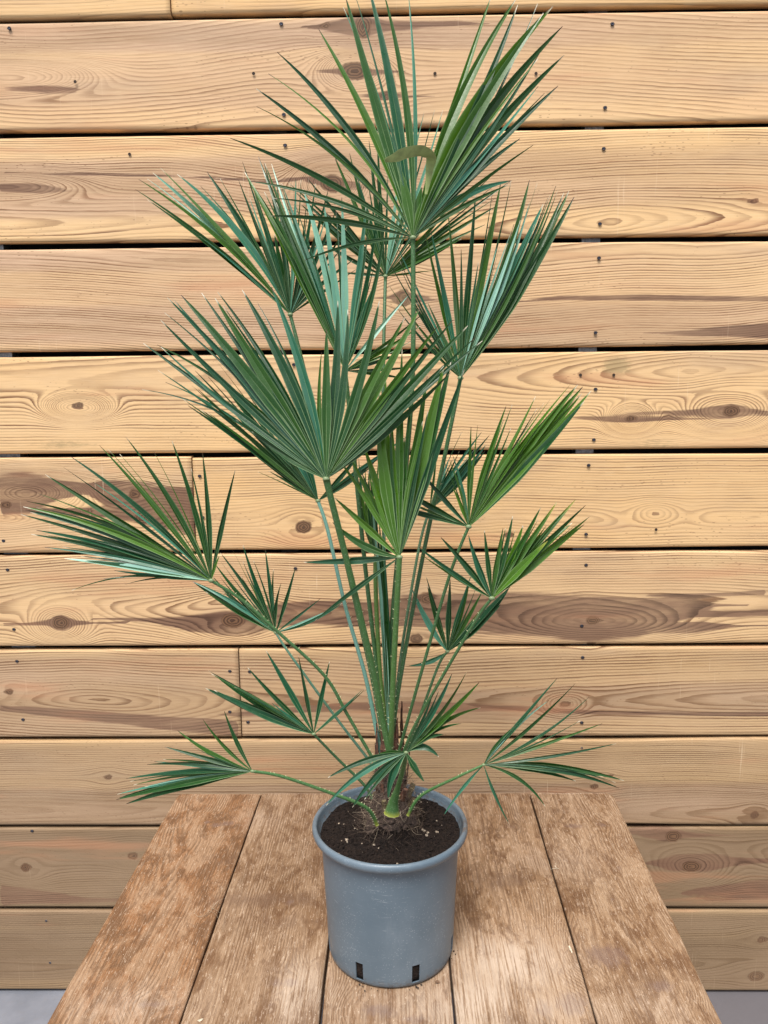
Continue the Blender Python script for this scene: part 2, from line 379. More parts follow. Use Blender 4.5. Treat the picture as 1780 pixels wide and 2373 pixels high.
# eye shaped figure: photo x, y, reach along and across, how far it is stretched
EY = [(1380,1436,330,62,4.5),(1600,2005,150,75,1.7),(180,942,80,34,3.6),(770,425,90,50,1.4),(822,165,80,40,1.7),(1690,953,120,60,2.6),(141,1443,90,50,1.3),
      (1520,1192,90,40,2.0),(20,175,190,40,7),(10,434,190,36,7),(1310,1632,70,28,1.6),(60,1140,160,50,2.4),(1463,970,60,40,2.)]
EYW = [(*wall_xz(e[0], e[1]), e[2]*WY/FPX, e[3]*WY/FPX, e[4]) for e in EY]
wall = empty('plank_wall', (0, WY, 0))
tag(wall, 'wall of wide horizontal reclaimed pine boards with dark gaps behind the palm', 'wall')

def board_fields(U, V, vc, seed, sp, eye=None, slope=0.0):
    """growth ring phase for a board; U along, V across (both arrays)"""
    base = (V - vc) + .010*n1(U, seed, 1.3) + .004*n1(U, seed+1, 4.0) + slope*U
    if eye is None:
        depth = .015 + .03*np.abs(n1(U, seed+3, .9))
        off = .05*n1(U*0+seed*.37, seed+5, 1)[0, 0]
        d = base - off*(1 + .3*n1(U, seed+6, .8))
        ph = np.sqrt(d*d + depth*depth)
    else:
        ex, ez, sq = eye
        ph = np.sqrt(((U-ex)/sq)**2 + (V-ez+.006*n1(U, seed, 5))**2 + .00002)
    return ph

# heartwood bands: (from, to as fractions of the board from its top, strength at the left edge, centre and right edge)
HB = {2: [(.0, .30, .75, .95, .15), (.30, .80, .55, .35, .1), (.80, 1., 0, 0, 0)], 3: [(.18, .72, .8, .75, .15)], 4: [(.0, .25, 1, .4, .1), (.25, .55, .5, .2, .1), (.55, .95, .8, .75, .5)],
      5: [(0, .3, .1, .1, .1)], 6: [(0, .25, .3, .0, .0), (.6, 1, .35, 0, 0)], 7: [(.0, .5, .25, .1, .0)], 8: [(0, 1, .8, .35, .25), (.4, .8, .1, .75, .75)], 9: [(0, .7, .55, .3, .35), (.5, 1., .9, .9, .9)],
      10: [(0, 1, .85, .8, .8)], 11: [(0, .25, .8, .7, .7), (.25, .9, 1, .9, .9)]}
wb = MB()
XL, XR = -2.6, 2.9
joints = {1: [(396, 15)], 6: [(449, 1160)], 8: [(557, 1610)]}
tones = [.5, .38, .62, .50, .62, .42, .45, .52, .55, .40, .58, .62, .5]
contr = [.6, .5, .55, .85, .85, .8, .7, .85, .9, .75, .75, .8]
for i, (zt, zb) in enumerate(rows):
    ri = i-1                                # photo row number, 0 = the sliver at the top
    xs = [XL]
    for jx, jy in joints.get(i, []): xs.append(wall_xz(jx, jy)[0])
    xs.append(XR)
    for j in range(len(xs)-1):
        x0, x1 = xs[j]+(.0012 if j else 0), xs[j+1]-(.0012 if j < len(xs)-2 else 0)
        seed = 31*i+7*j+3
        nu = max(2, int((x1-x0)/.013)); nv = max(8, int((zt-zb)/.0055))
        yoff = .0015*rng.normal()
        zt_, zb_ = zt, zb
        if i == 1 and j == 0: zb_ = zb - .005; yoff = -.004
        R_ = .0075; T = .026
        prof = [(zb_+.002, T), (zb_, T-.003), (zb_, R_), (zb_+R_*.12, R_*.5), (zb_+R_*.38, R_*.16), (zb_+R_, 0)]
        prof += [(zb_+R_+(zt_-zb_-2*R_)*k/nv, 0) for k in range(1, nv)]
        prof += [(zt_-R_*.7, 0), (zt_-R_*.25, R_*.12), (zt_-R_*.06, R_*.35), (zt_, R_*.8), (zt_, T-.003), (zt_-.002, T)]
        pv = np.array(prof); us = np.linspace(x0, x1, nu+1)
        U, V = np.meshgrid(us, pv[:, 0], indexing='ij'); D = np.repeat(pv[None, :, 1], nu+1, 0)
        cup = .0015*np.cos((V-(zt_+zb_)/2)/(zt_-zb_)*3.1)
        wav = .0009*n1(U, seed, 1.5)
        Y = WY + D + yoff + cup*0 + wav
        # edges wander a little
        Z = V + .0012*n1(U, seed+9, 2.2)*((V > (zt_+zb_)/2)*2-1)*(D >= 0)*(np.abs(V-(zt_+zb_)/2) > (zt_-zb_)/2-.006)
        bow = 0
        U2, V2 = U.copy(), V.copy()
        Vd = V.copy(); kn = np.zeros_like(U)
        for (kx, kz, ra, rb, k) in KNW:
            if kz > zt_+.03 or kz < zb_-.03: continue
            du, dv = U-kx, V-kz
            q = (du/(ra*2.6+.02))**2 + (dv/(rb*2.0+.012))**2
            Vd = Vd - dv*k*.62*np.exp(-q)
            inside = zb_ < kz < zt_
            if inside:
                dist = np.sqrt((du/ra)**2+(dv/rb)**2)
                kn = np.maximum(kn, np.clip(1.6-dist*1.25, 0, 2))
        eye = None; slope = 0
        if i == 8 and j == 0: eye = (*wall_xz(235, 1622), 6.5)
        ph = board_fields(U, Vd, (zt_+zb_)/2, seed, 1, eye, slope)
        spc = [.010, .010, .012, .0085, .0082, .009, .0095, .0085, .0105, .008, .009, .009, .009][i]
        ph = ph/(spc*.66) + seed
        for (ex, ez, rx, ry, sq) in EYW:
            if zb_ < ez < zt_:
                wq = np.exp(-(((U-ex)/rx)**2+((V-ez)/ry)**2)**1.5); loc = np.sqrt(((U-ex)/sq)**2+(V-ez+.004*n1(U, seed+40, 9))**2+.00001)/(spc*.7)
                ph = ph*(1-wq) + wq*(loc+seed)
        st = np.zeros_like(U)
        for (sx, sz, sh) in STW:
            zc = np.interp(us, sx, sz); hh = np.interp(us, sx, sh, left=0, right=0)
            if zc.mean() > zt_ or zc.mean() < zb_: continue
            rel = 1 - np.abs(V-zc[:, None])/(hh[:, None]+1e-6)
            val = np.where(hh[:, None] > 0, np.clip(.52+rel*1.0*np.clip(hh[:, None]/.02, .35, 1), 0, 1), 0)
            st = np.maximum(st, val)
        he = np.zeros_like(U); fv = (zt_-Vd)/(zt_-zb_) + .03*n1(U, seed+20, 1.1)
        for (f0, f1, hl, hc, hr) in HB.get(i, []):
            amp = np.interp(U, [-1.1, 0, 1.1], [hl, hc, hr])
            he = np.maximum(he, amp/(1+np.exp(-(fv-f0)*55))/(1+np.exp(-(f1-fv)*55)))
        mo = np.zeros_like(U)
        for (mx, mz, ra, rb, s) in MOW:
            if zb_ < mz < zt_: mo = np.maximum(mo, s*np.exp(-((U-mx)/ra)**2-((V-mz)/rb)**2))
        nvv = len(prof)
        verts = np.stack([U.ravel(), Y.ravel(), Z.ravel()], 1)
        idx = np.arange((nu+1)*nvv).reshape(nu+1, nvv)
        faces = np.stack([idx[:-1, :-1], idx[1:, :-1], idx[1:, 1:], idx[:-1, 1:]], -1).reshape(-1, 4)
        caps = [tuple(idx[0, ::1]), tuple(idx[-1, ::-1])]
        tcol = tones[i] + .05*rng.normal() + (.0 if j == 0 else -.1)
        wcv = np.stack([U.ravel()+seed*1.7, (V+D).ravel()+seed*.9, np.full(U.size, seed*.31)], 1)
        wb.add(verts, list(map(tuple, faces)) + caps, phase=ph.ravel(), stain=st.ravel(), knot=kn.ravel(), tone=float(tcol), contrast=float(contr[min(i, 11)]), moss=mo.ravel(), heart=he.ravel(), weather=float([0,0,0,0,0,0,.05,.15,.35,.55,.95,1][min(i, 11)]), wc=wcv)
bo = wb.build('cladding', M['wall'], wall, True, (0, WY, 0)); bo.location = (0, 0, 0)
me = bo.data
# crisp board ends stay flat
for p in me.polygons:
    if len(p.vertices) > 4: p.use_smooth = False
v, f = box_vf(XL, XR, .075, .095, 0, 3.1)
mesh_obj('backing_sheet', v, f, M['dark'], wall)
for px, py, hw in ((1368, 812, .021), (-14, 820, .030), (660, 1000, .02)):
    x, z = wall_xz(px, py)
    v, f = box_vf(x-hw, x+hw, .0255, .068, 0, 3.1); mesh_obj('batten', v, f, M['zinc'] if px != 660 else M['dark'], wall)

# screws sunk in the boards
def screw_mesh():
    bm = bmesh.new(); n = 20
    ring = lambda r, y: [bm.verts.new((r*math.cos(2*math.pi*k/n), y, r*math.sin(2*math.pi*k/n))) for k in range(n)]
    a = ring(.0044, .004); b = ring(.0044, -.0002); c = ring(.0038, -.0007); d = ring(.0019, -.0006); e = ring(.0013, .0016)
    for p, q in ((a, b), (b, c), (c, d), (d, e)):
        for k in range(n): bm.faces.new((p[k], p[(k+1) % n], q[(k+1) % n], q[k]))
    bm.faces.new(e)
    me = bpy.data.meshes.new('screw'); bmesh.ops.recalc_face_normals(bm, faces=bm.faces[:]); bm.to_mesh(me); bm.free(); me.materials.append(M['screw']); return me
def dent_mesh():
    n = 16; v = [(0, -.0012, 0)]; v = []
    for k in range(n):
        t = 2*math.pi*k/n; v.append((.0064*math.cos(t), 0, .0050*math.sin(t)))
    v2 = [(a*.5, .0012, c*.5) for a, b_, c in v]
    me = bpy.data.meshes.new('screw_hole'); me.from_pydata(v+v2, [], [tuple(range(n))[::-1]]); me.materials.append(M['hole']); return me
sm, dm = screw_mesh(), dent_mesh()
SC = [(1419,56),(1402,250),(1399,345),(1390,519),(1388,598),(1380,771),(1380,902),(1376,1019),(1364,1078),(1358,1238),(1358,1309),(1348,1450),(1350,1523),(1348,1674),
      (1348,1733),(652,56),(658,266),(661,337),(675,787),(681,845),(463,1103),(470,1199),(685,1317),(22,66),(9,1253),(18,1320),(33,1458),(40,1532),(54,1667),(533,1555),
      (533,1649),(579,1556),(575,1673),(697,1738),(108,2133),(117,2230),(75,1925),(640,560)]
for k, (px, py) in enumerate(SC):
    x, z = wall_xz(px, py)
    o = bpy.data.objects.new('screw', sm); C.objects.link(o); o.parent = wall; o.location = (x, -.0022, z); o.rotation_euler = (0, random.random()*3, 0)
    h = bpy.data.objects.new('screw_recess', dm); C.objects.link(h); o.scale = (.72, 1, .72); h.parent = o; h.location = (0, .0003, 0); h.rotation_euler = (0, -o.rotation_euler.y, 0)
for px, py in ((588,171),(1008,171),(1242,171),(175,190),(301,358),(1422,869),(1345,869),(1520,1227)):
    x, z = wall_xz(px, py)
    h = bpy.data.objects.new('nail_hole', dm); C.objects.link(h); h.parent = wall; h.location = (x, -.0022, z); h.scale = (.55, 1, .7)

# ------------------------------------------------------------------ table
TZ = .671
table = empty('work_table', (0, 1.2, 0))
tag(table, 'weathered wooden table of five worn brown boards under the grey pot', 'table')
TL = [((414,1837),(107,2373)),((606,1839),(415,2373)),((758,2232),(740,2373)),((1044,2232),(1055,2373)),((1229,1841),(1384,2373)),((1421,1841),(1674,2373))]
YB, YF = 1.683, .80
lines = []
for a, b in TL:
    p, q = atz(*a, TZ), atz(*b, TZ)
    lines.append(lambda y, p=p, q=q: p.x + (q.x-p.x)*(y-p.y)/(q.y-p.y))
# middle lines run almost straight back behind the pot
def mid(x): return lambda y: x
p2 = atz(745, 2330, TZ); p3 = atz(1050, 2300, TZ)
lines[2] = lambda y: p2.x + (y-1.05)*.0; lines[3] = lambda y: p3.x
TK = [(500,1912,17,8),(478,1906,12,6),(528,1908,20,9),(640,2280,12,8),(672,2278,22,9),(625,2332,5,4),(352,2328,30,7),(670,2092,14,7),(1190,1916,8,4),(1330,1914,24,9),(1395,1912,14,8),(1303,1971,14,4),(1434,2012,9,7),(1420,2085,6,4),(1410,2215,45,25),(1532,2286,28,12),(1325,2327,32,24),(1260,2338,16,14),(960,2360,26,8),(880,2340,34,12)]
TKW = [(atz(a, b, TZ), c/FPX*1.5, d/FPX*2.2) for a, b, c, d in TK]
TSN = [(610,2085,170,22,.8),(660,2140,120,25,.6),(1150,2040,90,28,.7),(330,1890,90,16,.4),(520,1990,120,20,.5),(1300,1880,60,14,.4),(620,2240,100,22,.5),(450,1850,120,10,.5)]
TSW = [(atz(a, b, TZ), c/FPX*1.4, d/FPX*2.2, s) for a, b, c, d, s in TSN]
WEAR_SHEEN = [(1180,2230,120,60,1.0),(1120,2330,110,60,1.0),(690,2310,45,60,.9),(690,2300,60,50,.8),(1150,2340,200,40,.8),(560,1960,80,30,.0),(300,2330,120,30,.5),(1290,2000,120,40,.25),(1520,2330,60,40,.5),(600,1900,60,30,.25)]
WRW = [(atz(a, b, TZ), c/FPX*1.4, d/FPX*2.2, s) for a, b, c, d, s in WEAR_SHEEN]
tb = MB(); ttone = [.1, .5, .35, .8, .6]
for k in range(5):
    nu, nv = 110, 30; seed = 500+k*13
    ys = np.linspace(YF, YB-[.0, .001, .001, .0, .002][k], nu+1)
    a = np.array([lines[k](y) for y in ys]) + (.0013 if k else 0) + .0006*n1(ys, seed, 9) + .0006*np.clip(n1(ys, seed+3, 60)-.8, 0, 2)
    b = np.array([lines[k+1](y) for y in ys]) - (.0013 if k < 4 else 0) + .0006*n1(ys, seed+1, 9)
    if k == 2: a += .0012; b -= .0018
    # worn outer corners at the back
    if k == 4: b -= np.clip((ys-(YB-.02))/.02, 0, 1)**2*.018
    if k == 0: a += np.clip((ys-(YB-.015))/.015, 0, 1)**2*.008
    r_ = .0022 if k not in (0, 4) else .0022
    offs = [(0, -.026, 0), (0, -.003, 0), (.0007, -.0009, 0), (.0024, 0, 0)]
    T_, Zv, Vv = [], [], []
    cols_ = []
    for (o1, zz, _) in offs: cols_.append((a+o1, zz))
    for m in range(1, nv): cols_.append((a+.0024+(b-a-.0048)*m/nv, 0))
    for (o1, zz, _) in offs[::-1]: cols_.append((b-o1, zz))
    X = np.stack([c[0] for c in cols_], 1); Z = np.repeat(np.array([c[1] for c in cols_])[None], nu+1, 0); Yg = np.repeat(ys[:, None], X.shape[1], 1)
    Zs = TZ + Z + .0007*n1(Yg, seed+2, 6)*0 + (.0006 if k % 2 else 0) - (.0015 if k == 2 else 0)
    # round the far end over
    Zs -= np.clip((Yg-(YB-.004))/.004, 0, 1)**2*.003
    Vd = X.copy(); kn = np.zeros_like(X); st = np.zeros_like(X); wr = np.zeros_like(X)
    for p, ra, rb in TKW:
        du, dv = Yg-p.y, X-p.x; Vd -= dv*1.1*np.exp(-(du/(rb*2.5+.01))**2-(dv/(ra*1.8+.01))**2)
        kn = np.maximum(kn, np.clip(1.5-np.sqrt((du/rb)**2+(dv/ra)**2), 0, 1))
    for p, ra, rb, s in TSW: st = np.maximum(st, s*np.exp(-((X-p.x)/ra)**2-((Yg-p.y)/rb)**2))
    for p, ra, rb, s in WRW: wr = np.maximum(wr, s*np.exp(-((X-p.x)/ra)**2-((Yg-p.y)/rb)**2))
    ph = board_fields(Yg, Vd, X.mean(), seed, 1)/.0046 + seed
    nc = X.shape[1]; idx = np.arange((nu+1)*nc).reshape(nu+1, nc)
    faces = np.stack([idx[:-1, :-1], idx[:-1, 1:], idx[1:, 1:], idx[1:, :-1]], -1).reshape(-1, 4)
    verts = np.stack([X.ravel(), Yg.ravel(), Zs.ravel()], 1)
    wcv = np.stack([Yg.ravel()+seed, (X-Z).ravel()+seed*.3, np.full(X.size, seed*.11)], 1)
    under = [tuple(idx[-1, ::-1]), tuple(idx[0, :]), ]
    bottom = [(int(idx[0, 0]), int(idx[-1, 0]), int(idx[-1, -1]), int(idx[0, -1]))]
    tb.add(verts, list(map(tuple, faces))+under+bottom, phase=ph.ravel(), stain=st.ravel(), knot=kn.ravel(), wear=wr.ravel(), tone=ttone[k], wc=wcv)
to = tb.build('table_top', M['table'], table, True); to.location = (0, -1.2, 0)
for p in to.data.polygons:
    if len(p.vertices) > 4 or abs(p.normal.z) < .3: p.use_smooth = False
for x in (-.40, .38):
    for y in (.90, 1.58):
        v, f = box_vf(x-.03, x+.03, y-1.2-.03, y-1.2+.03, 0, TZ-.085); mesh_obj('leg', v, f, M['leg'], table)
for y in (.90, 1.58):
    v, f = box_vf(-.44, .42, y-1.2-.015, y-1.2+.015, TZ-.085, TZ-.029); mesh_obj('apron', v, f, M['leg'], table)

# ------------------------------------------------------------------ pot
PX, PY, PH = -.0125, 1.1888, .2185
PZ = TZ+.0012
slots = [math.radians(a_) for a_ in (-76, -28.5, 22, 74, 126, 180, -128)]     # measured from the front (-Y), positive to the right
prof = [(.0985, 0), (.1005, .002), (.1015, .006), (.1020, .010), (.1025, .020), (.1033, .036), (.1040, .055), (.1052, .085), (.1066, .115), (.1080, .145), (.1093, .172), (.1103, .190), (.1112, .2005), (.1130, .2030), (.1180, .2035), (.1218, .2045), (.1238, .2070), (.1246, .2105), (.1246, .2140), (.1232, .2170), (.1210, .2183), (.1188, .2180), (.1172, .2165), (.1163, .2130),
        (.1150, .207), (.1128, .203), (.1100, .198), (.1080, .190), (.1047, .12), (.1013, .036), (.1005, .020), (.1000, .010), (.0995, .006), (.098, .004)]
NS = 252
def in_slot(j):
    t = (j+.5)/NS*2*math.pi
    for s in slots:
        d = (t-s+math.pi) % (2*math.pi)-math.pi
        if abs(d)*.102 < .0064: return True
    return False
pv, pf, gr = [], [], []
for r_, z in prof:
    for j in range(NS):
        t = j/NS*2*math.pi; x = math.sin(t); y = -math.cos(t)
        wob = 1 + .0022*math.sin(2*t+1) + .0012*math.sin(3*t)
        pv.append((r_*wob*x, r_*wob*y, z))
        g = 0
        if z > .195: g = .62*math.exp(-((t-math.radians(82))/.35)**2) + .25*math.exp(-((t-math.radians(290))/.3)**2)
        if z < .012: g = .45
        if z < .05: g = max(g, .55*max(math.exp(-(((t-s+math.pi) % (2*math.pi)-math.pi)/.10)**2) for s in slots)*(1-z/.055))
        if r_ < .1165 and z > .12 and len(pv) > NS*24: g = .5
        gr.append(g)
NP = len(prof); removed = set()
for i in range(NP-1):
    zlo, zhi = min(prof[i][1], prof[i+1][1]), max(prof[i][1], prof[i+1][1])
    for j in range(NS):
        k = (j+1) % NS
        if zlo >= .0059 and zhi <= .0361 and in_slot(j): removed.add((i, j)); continue
        pf.append((i*NS+j, i*NS+k, (i+1)*NS+k, (i+1)*NS+j))
# walls of the slots: join outer and inner skins along the cut
outer_i = [i for i in range(NP) if i < 13]; 
zi_out = {prof[i][1]: i for i in range(2, 6)}; zi_in = {prof[i][1]: i for i in range(NP-5, NP-1)}
def wallq(q):
    n_ = len(pv); pv.extend([pv[a] for a in q]); gr.extend([.35]*4); pf.append(tuple(range(n_, n_+4)))
for j in range(NS):
    k = (j+1) % NS
    if in_slot(j):
        wallq((zi_out[.036]*NS+j, zi_out[.036]*NS+k, zi_in[.036]*NS+k, zi_in[.036]*NS+j))
        wallq((zi_out[.006]*NS+k, zi_out[.006]*NS+j, zi_in[.006]*NS+j, zi_in[.006]*NS+k))
    if in_slot(j) != in_slot(k):
        for za, zb_ in ((.006, .010), (.010, .020), (.020, .036)):
            wallq((zi_out[za]*NS+k, zi_out[zb_]*NS+k, zi_in[zb_]*NS+k, zi_in[za]*NS+k))
pf.append(tuple(range(NS))[::-1])
pot = mesh_obj('flower_pot', pv, pf, M['pot'], None, True, None, {'grime': np.array(gr)})
pot.location = (PX, PY, PZ)
tag(pot, 'round blue-grey plastic nursery pot with drainage slots standing on the table', 'pot')

# ------------------------------------------------------------------ soil
def rim_r(z): return float(np.interp(z, [.02, .036, .12, .19, .205], [.1010, .1030, .1075, .1130, .1150]))
SZ = .2032
sv, sf = [], []
nr, na = 60, 150
def nz2(x, y, s, sd):
    return float(n1(np.array([x+.37*y]), sd, s)[0]*n1(np.array([y-.21*x]), sd+1, s)[0])
NX = np.random.default_rng(5).random((64, 64))
def soil_h(x, y):
    r = math.hypot(x, y)
    h = SZ + .0022*math.sin(23*x+1)*math.cos(19*y) - .004*(r/.11)**6*0
    m = math.hypot(x-.002, (y+.012)*.95)
    h += .020*math.exp(-(m/.028)**2)
    for s, a_ in ((90, .0016), (240, .0013), (520, .0009)):
        u, v_ = (x*s) % 64, (y*s) % 64; i, j = int(u), int(v_); fu, fv = u-i, v_-j; i2, j2 = (i+1) % 64, (j+1) % 64
        h += a_*((NX[i, j]*(1-fu)+NX[i2, j]*fu)*(1-fv)+(NX[i, j2]*(1-fu)+NX[i2, j2]*fu)*fv-.5)*2
    return h
for i in range(nr+1):
    for j in range(na):
        r = .1118*(i/nr)**.8; t = j/na*2*math.pi; x, y = r*math.sin(t), -r*math.cos(t)
        sv.append((x, y, soil_h(x, y)))
for i in range(nr):
    for j in range(na):
        k = (j+1) % na; sf.append((i*na+j, (i+1)*na+j, (i+1)*na+k, i*na+k))
n0 = len(sv)
for r, z in ((.1062, .185), (.1036, .12), (.1004, .036), (.0988, .012), (.097, .0065)):
    for j in range(na):
        t = j/na*2*math.pi; sv.append((r*math.sin(t), -r*math.cos(t), z))
rings = [nr*na, n0, n0+na, n0+2*na, n0+3*na, n0+4*na]
for a_, b_ in zip(rings[:-1], rings[1:]):
    for j in range(na):
        k = (j+1) % na; sf.append((a_+j, b_+j, b_+k, a_+k))
sf.append(tuple(range(n0+4*na, n0+5*na))[::-1])
SB = MB(); SB.add(sv, sf)
def lump(mb, c, r, sd, **kw):
    r0 = random.Random(sd); bm = bmesh.new(); bmesh.ops.create_icosphere(bm, subdivisions=1, radius=1)
    vs = [Vector((p.co.x*r*r0.uniform(.6, 1.3), p.co.y*r*r0.uniform(.6, 1.3), p.co.z*r*r0.uniform(.4, 1.0))) + Vector(c) for p in bm.verts]
    mb.add(vs, [tuple(q.index for q in f_.verts) for f_ in bm.faces], **kw); bm.free()
for k in range(150):
    r = .104*math.sqrt(random.random()); t = random.random()*6.283; x, y = r*math.cos(t), r*math.sin(t)
    lump(SB, (x, y, soil_h(x, y)), random.uniform(.0032, .0058), 5000+k)
for k in range(1500):
    r = .1095*math.sqrt(random.random()); t = random.random()*6.283; x, y = r*math.cos(t), r*math.sin(t)
    lump(SB, (x, y, soil_h(x, y)+.0003), random.choice([.0008, .0012, .0016, .0024, .0032]), k)
soil = SB.build('potting_soil', M['soil'], None, False); soil.location = (PX, PY, PZ)
tag(soil, 'dark crumbly potting soil filling the grey pot round the palm base', 'soil', kind='stuff')
LT = MB()
for k in range(38):
    r = .106*math.sqrt(random.random()); t = random.random()*6.283; x, y = r*math.cos(t), r*math.sin(t)
    if math.hypot(x, y) < .04: continue
    lump(LT, (x, y, soil_h(x, y)+.0012), random.choice([.0006, .0008, .001, .0014, .002]), 900+k)
for k, (x, y) in enumerate(((.055, -.012), (.06, -.018), (.052, -.006), (.058, -.026), (.075, -.012), (-.068, -.030), (-.066, -.037), (-.024, -.052))):
    lump(LT, (x, y, soil_h(x, y)+.0018), .0028, 990+k)
lo = LT.build('bark_litter', simple('litter', (.30, .24, .18), .85, .7, 400), None); lo.location = (PX, PY, PZ)
tag(lo, 'pale bark bits and grit scattered over the dark soil', 'litter', kind='stuff')

# ------------------------------------------------------------------ the palm
BASE = Vector((PX+.002, PY-.005, PZ+SZ))
palm = empty('fan_palm', BASE)
tag(palm, 'tall fan palm with spiky split green fronds growing from the grey pot', 'palm')

def bez(H, V, T, tt):
    a = (V-H).length; b = (T-V).length; tv = min(.8, max(.2, a/(a+b+1e-9)))
    Cc = (V - H*(1-tv)**2 - T*tv**2)/(2*tv*(1-tv))
    P = H*(1-tt)**2 + Cc*2*tt*(1-tt) + T*tt*tt
    D = (Cc-H)*2*(1-tt) + (T-Cc)*2*tt
    return P, D.normalized()

def blade(mb, H, V, T, wm, twist, hue, rnd, tipc, fold=.45, peak=.42, n=15):
    L = (V-H).length + (T-V).length
    for side in (-1, 1):
        vs, al, ac = [], [], []
        for k in range(n+1):
            t = k/n; t = t if t > 0 else .0
            P, D = bez(H, V, T, t)
            view = (Vector((0, 0, CAM_Z-.1)) - P).normalized()
            W = D.cross(view); W.normalize()
            Nn = W.cross(D).normalized()
            tw = twist*(.35+.65*t)
            W2 = W*math.cos(tw) + Nn*math.sin(tw); N2 = -W*math.sin(tw) + Nn*math.cos(tw)
            if t < peak: ww = wm*(.06+.94*(t/peak)**.8)
            else: ww = wm*max(.0, 1-(t-peak)/(1-peak))**.66
            ww = max(ww, .0007)
            fo = fold*(1-.45*t)
            mid = P - N2*ww*.5*fo*.5
            edge = P + W2*side*ww*.5 + N2*ww*.5*fo*.5
            m2 = (mid+edge)/2 + N2*ww*.02
            vs += [mid, m2, edge]; al += [t, t, t]; ac += [0, .5, 1]
        fs = []
        for k in range(n):
            a = k*3
            for q in (0, 1):
                fq = (a+q, a+q+1, a+q+4, a+q+3)
                fs.append(fq if side > 0 else fq[::-1])
        mb.add(vs, fs, along=al, across=ac, hue=hue, rnd=rnd, tipc=tipc)

def tube(mb, pts, radii, flat=.75, sides=10, **kw):
    """smooth tube through points (Catmull-Rom), radii given per point"""
    P, Rr = [], []; m = len(pts)
    for i in range(m-1):
        p0 = pts[max(i-1, 0)]; p1 = pts[i]; p2 = pts[i+1]; p3 = pts[min(i+2, m-1)]
        for k in range(10):
            t = k/10; P.append(.5*((2*p1)+(p2-p0)*t+(2*p0-5*p1+4*p2-p3)*t*t+(3*p1-p0-3*p2+p3)*t**3)); Rr.append(radii[i]*(1-t)+radii[i+1]*t)
    P.append(pts[-1]); Rr.append(radii[-1])
    vs, fs, al = [], [], []; side0 = []
    for i, p in enumerate(P):
        d = (P[min(i+1, len(P)-1)]-P[max(i-1, 0)]).normalized()
        ref = Vector((0, 1, 0)) if abs(d.y) < .9 else Vector((0, 0, 1))
        s = d.cross(ref).normalized(); u = s.cross(d).normalized(); side0.append((s, d, u))
        for k in range(sides):
            a = 2*math.pi*k/sides; vs.append(p + s*math.cos(a)*Rr[i] + u*math.sin(a)*Rr[i]*flat); al.append(i/(len(P)-1))
    for i in range(len(P)-1):
        for k in range(sides):
            q = (k+1) % sides; fs.append((i*sides+k, i*sides+q, (i+1)*sides+q, (i+1)*sides+k))
    fs.append(tuple(range(sides))); fs.append(tuple(range((len(P)-1)*sides, len(P)*sides))[::-1])
    return vs, fs, al, P, Rr, side0

CR = {1: (500, 0, .5425), 2: (280, 360, .434), 3: (900, 400, .3014), 4: (320, 640, .4822), 5: (0, 980, .4822), 6: (760, 860, .3858), 7: (240, 1480, .434), 8: (760, 1500, .434), 0: (0, 0, 1)}
def px(c, x, y): ox, oy, s = CR[c]; return ox+x*s, oy+y*s

# frond: view, hub, hub distance, lean (distance change per metre of blade), width, hue, stalk path [(x, y, Y)], leaflets (tip, via[, width factor[, hue shift]])
F = []
F.append(dict(n='top', c=1, hub=(843,1015), Y=1.12, lean=.10, w=.0125, hue=.27, st=[(955,900,1.12),(925,1250,1.14),(905,1500,1.165),(903,1700,1.185)], r=(.0044,.0062), sh=0.5, L=[
 (380,1112,600,1042,.5,.1),(225,922,600,955,.7,.2),(150,775,480,850,.6,.25),(62,590,400,735,.75,.2),(175,455,480,640,.35,-.1),(172,378,500,640,.8,.25),(225,315,540,570,.3,-.1),(262,222,560,545,.9,.35),
 (437,120,640,500,1.0,0),(553,-20,690,470,1.1,0),(545,30,700,440,.45,.6),(590,-40,720,420,.35,.3),(650,-70,755,400,1.05,.42),(716,-40,820,500,.9,.05),(822,-40,853,500,.5,.5),
 (1178,-20,1010,480,.9,-.05),(1283,-5,1020,480,1.35,-.1),(1290,20,1130,420,1.0,.3),(1440,28,1090,480,1.75,-.1),(1400,55,1120,480,1.4,0),(1482,112,1150,500,1.2,.05),(1375,15,1190,430,.35,.4),(1488,236,1170,570,1.15,.15),(1385,225,1170,560,.6,.45),(1463,366,1180,640,1.0,.3),(1378,368,1150,650,.5,.5),
 (1300,592,1110,740,.8,.55),(1356,620,1090,810,.55,.15),(1262,772,1060,840,.9,.45),(1250,790,1060,880,.6,.2),(700,560,790,800,.7,0),(880,800,860,900,1.2,-.05),(780,700,815,850,1.1,0),(920,780,885,900,1.3,-.05)]))
F.append(dict(n='upper left', c=2, hub=(905,850), Y=1.30, lean=.05, w=.0125, hue=.5, st=[(720,920,1.28),(790,1250,1.25),(860,1560,1.215),(885,1700,1.195)], r=(.0040,.0058), sh=0.55, L=[
 (78,182,480,470,.7,-.2),(94,127,470,400,.85,-.2),(140,235,500,500,.7,-.1),(170,92,480,370,1.2,.2),(212,68,480,350,1.1,-.2),(300,100,570,350,1.35,.38),(460,88,640,360,1.2,.1),(628,130,730,400,.9,-.25),
 (650,35,770,400,.45,0),(700,150,790,430,.8,-.1),(765,40,850,420,.7,.1),(830,130,870,480,.8,.1),(935,118,925,480,.7,.1),(1003,118,965,480,.8,.1),(1040,150,985,500,.7,.2),(1110,175,1015,520,.8,.1),
 (1150,290,1040,560,.8,.1),(1210,380,1060,610,.7,0),(1240,560,1080,680,.7,-.1),(1270,600,1090,720,.6,0),(1010,440,965,640,1.,.1),(870,430,890,640,1.1,.1),(820,420,865,640,1.1,.1),(500,490,740,690,.8,-.15),(420,430,700,660,.8,0)]))
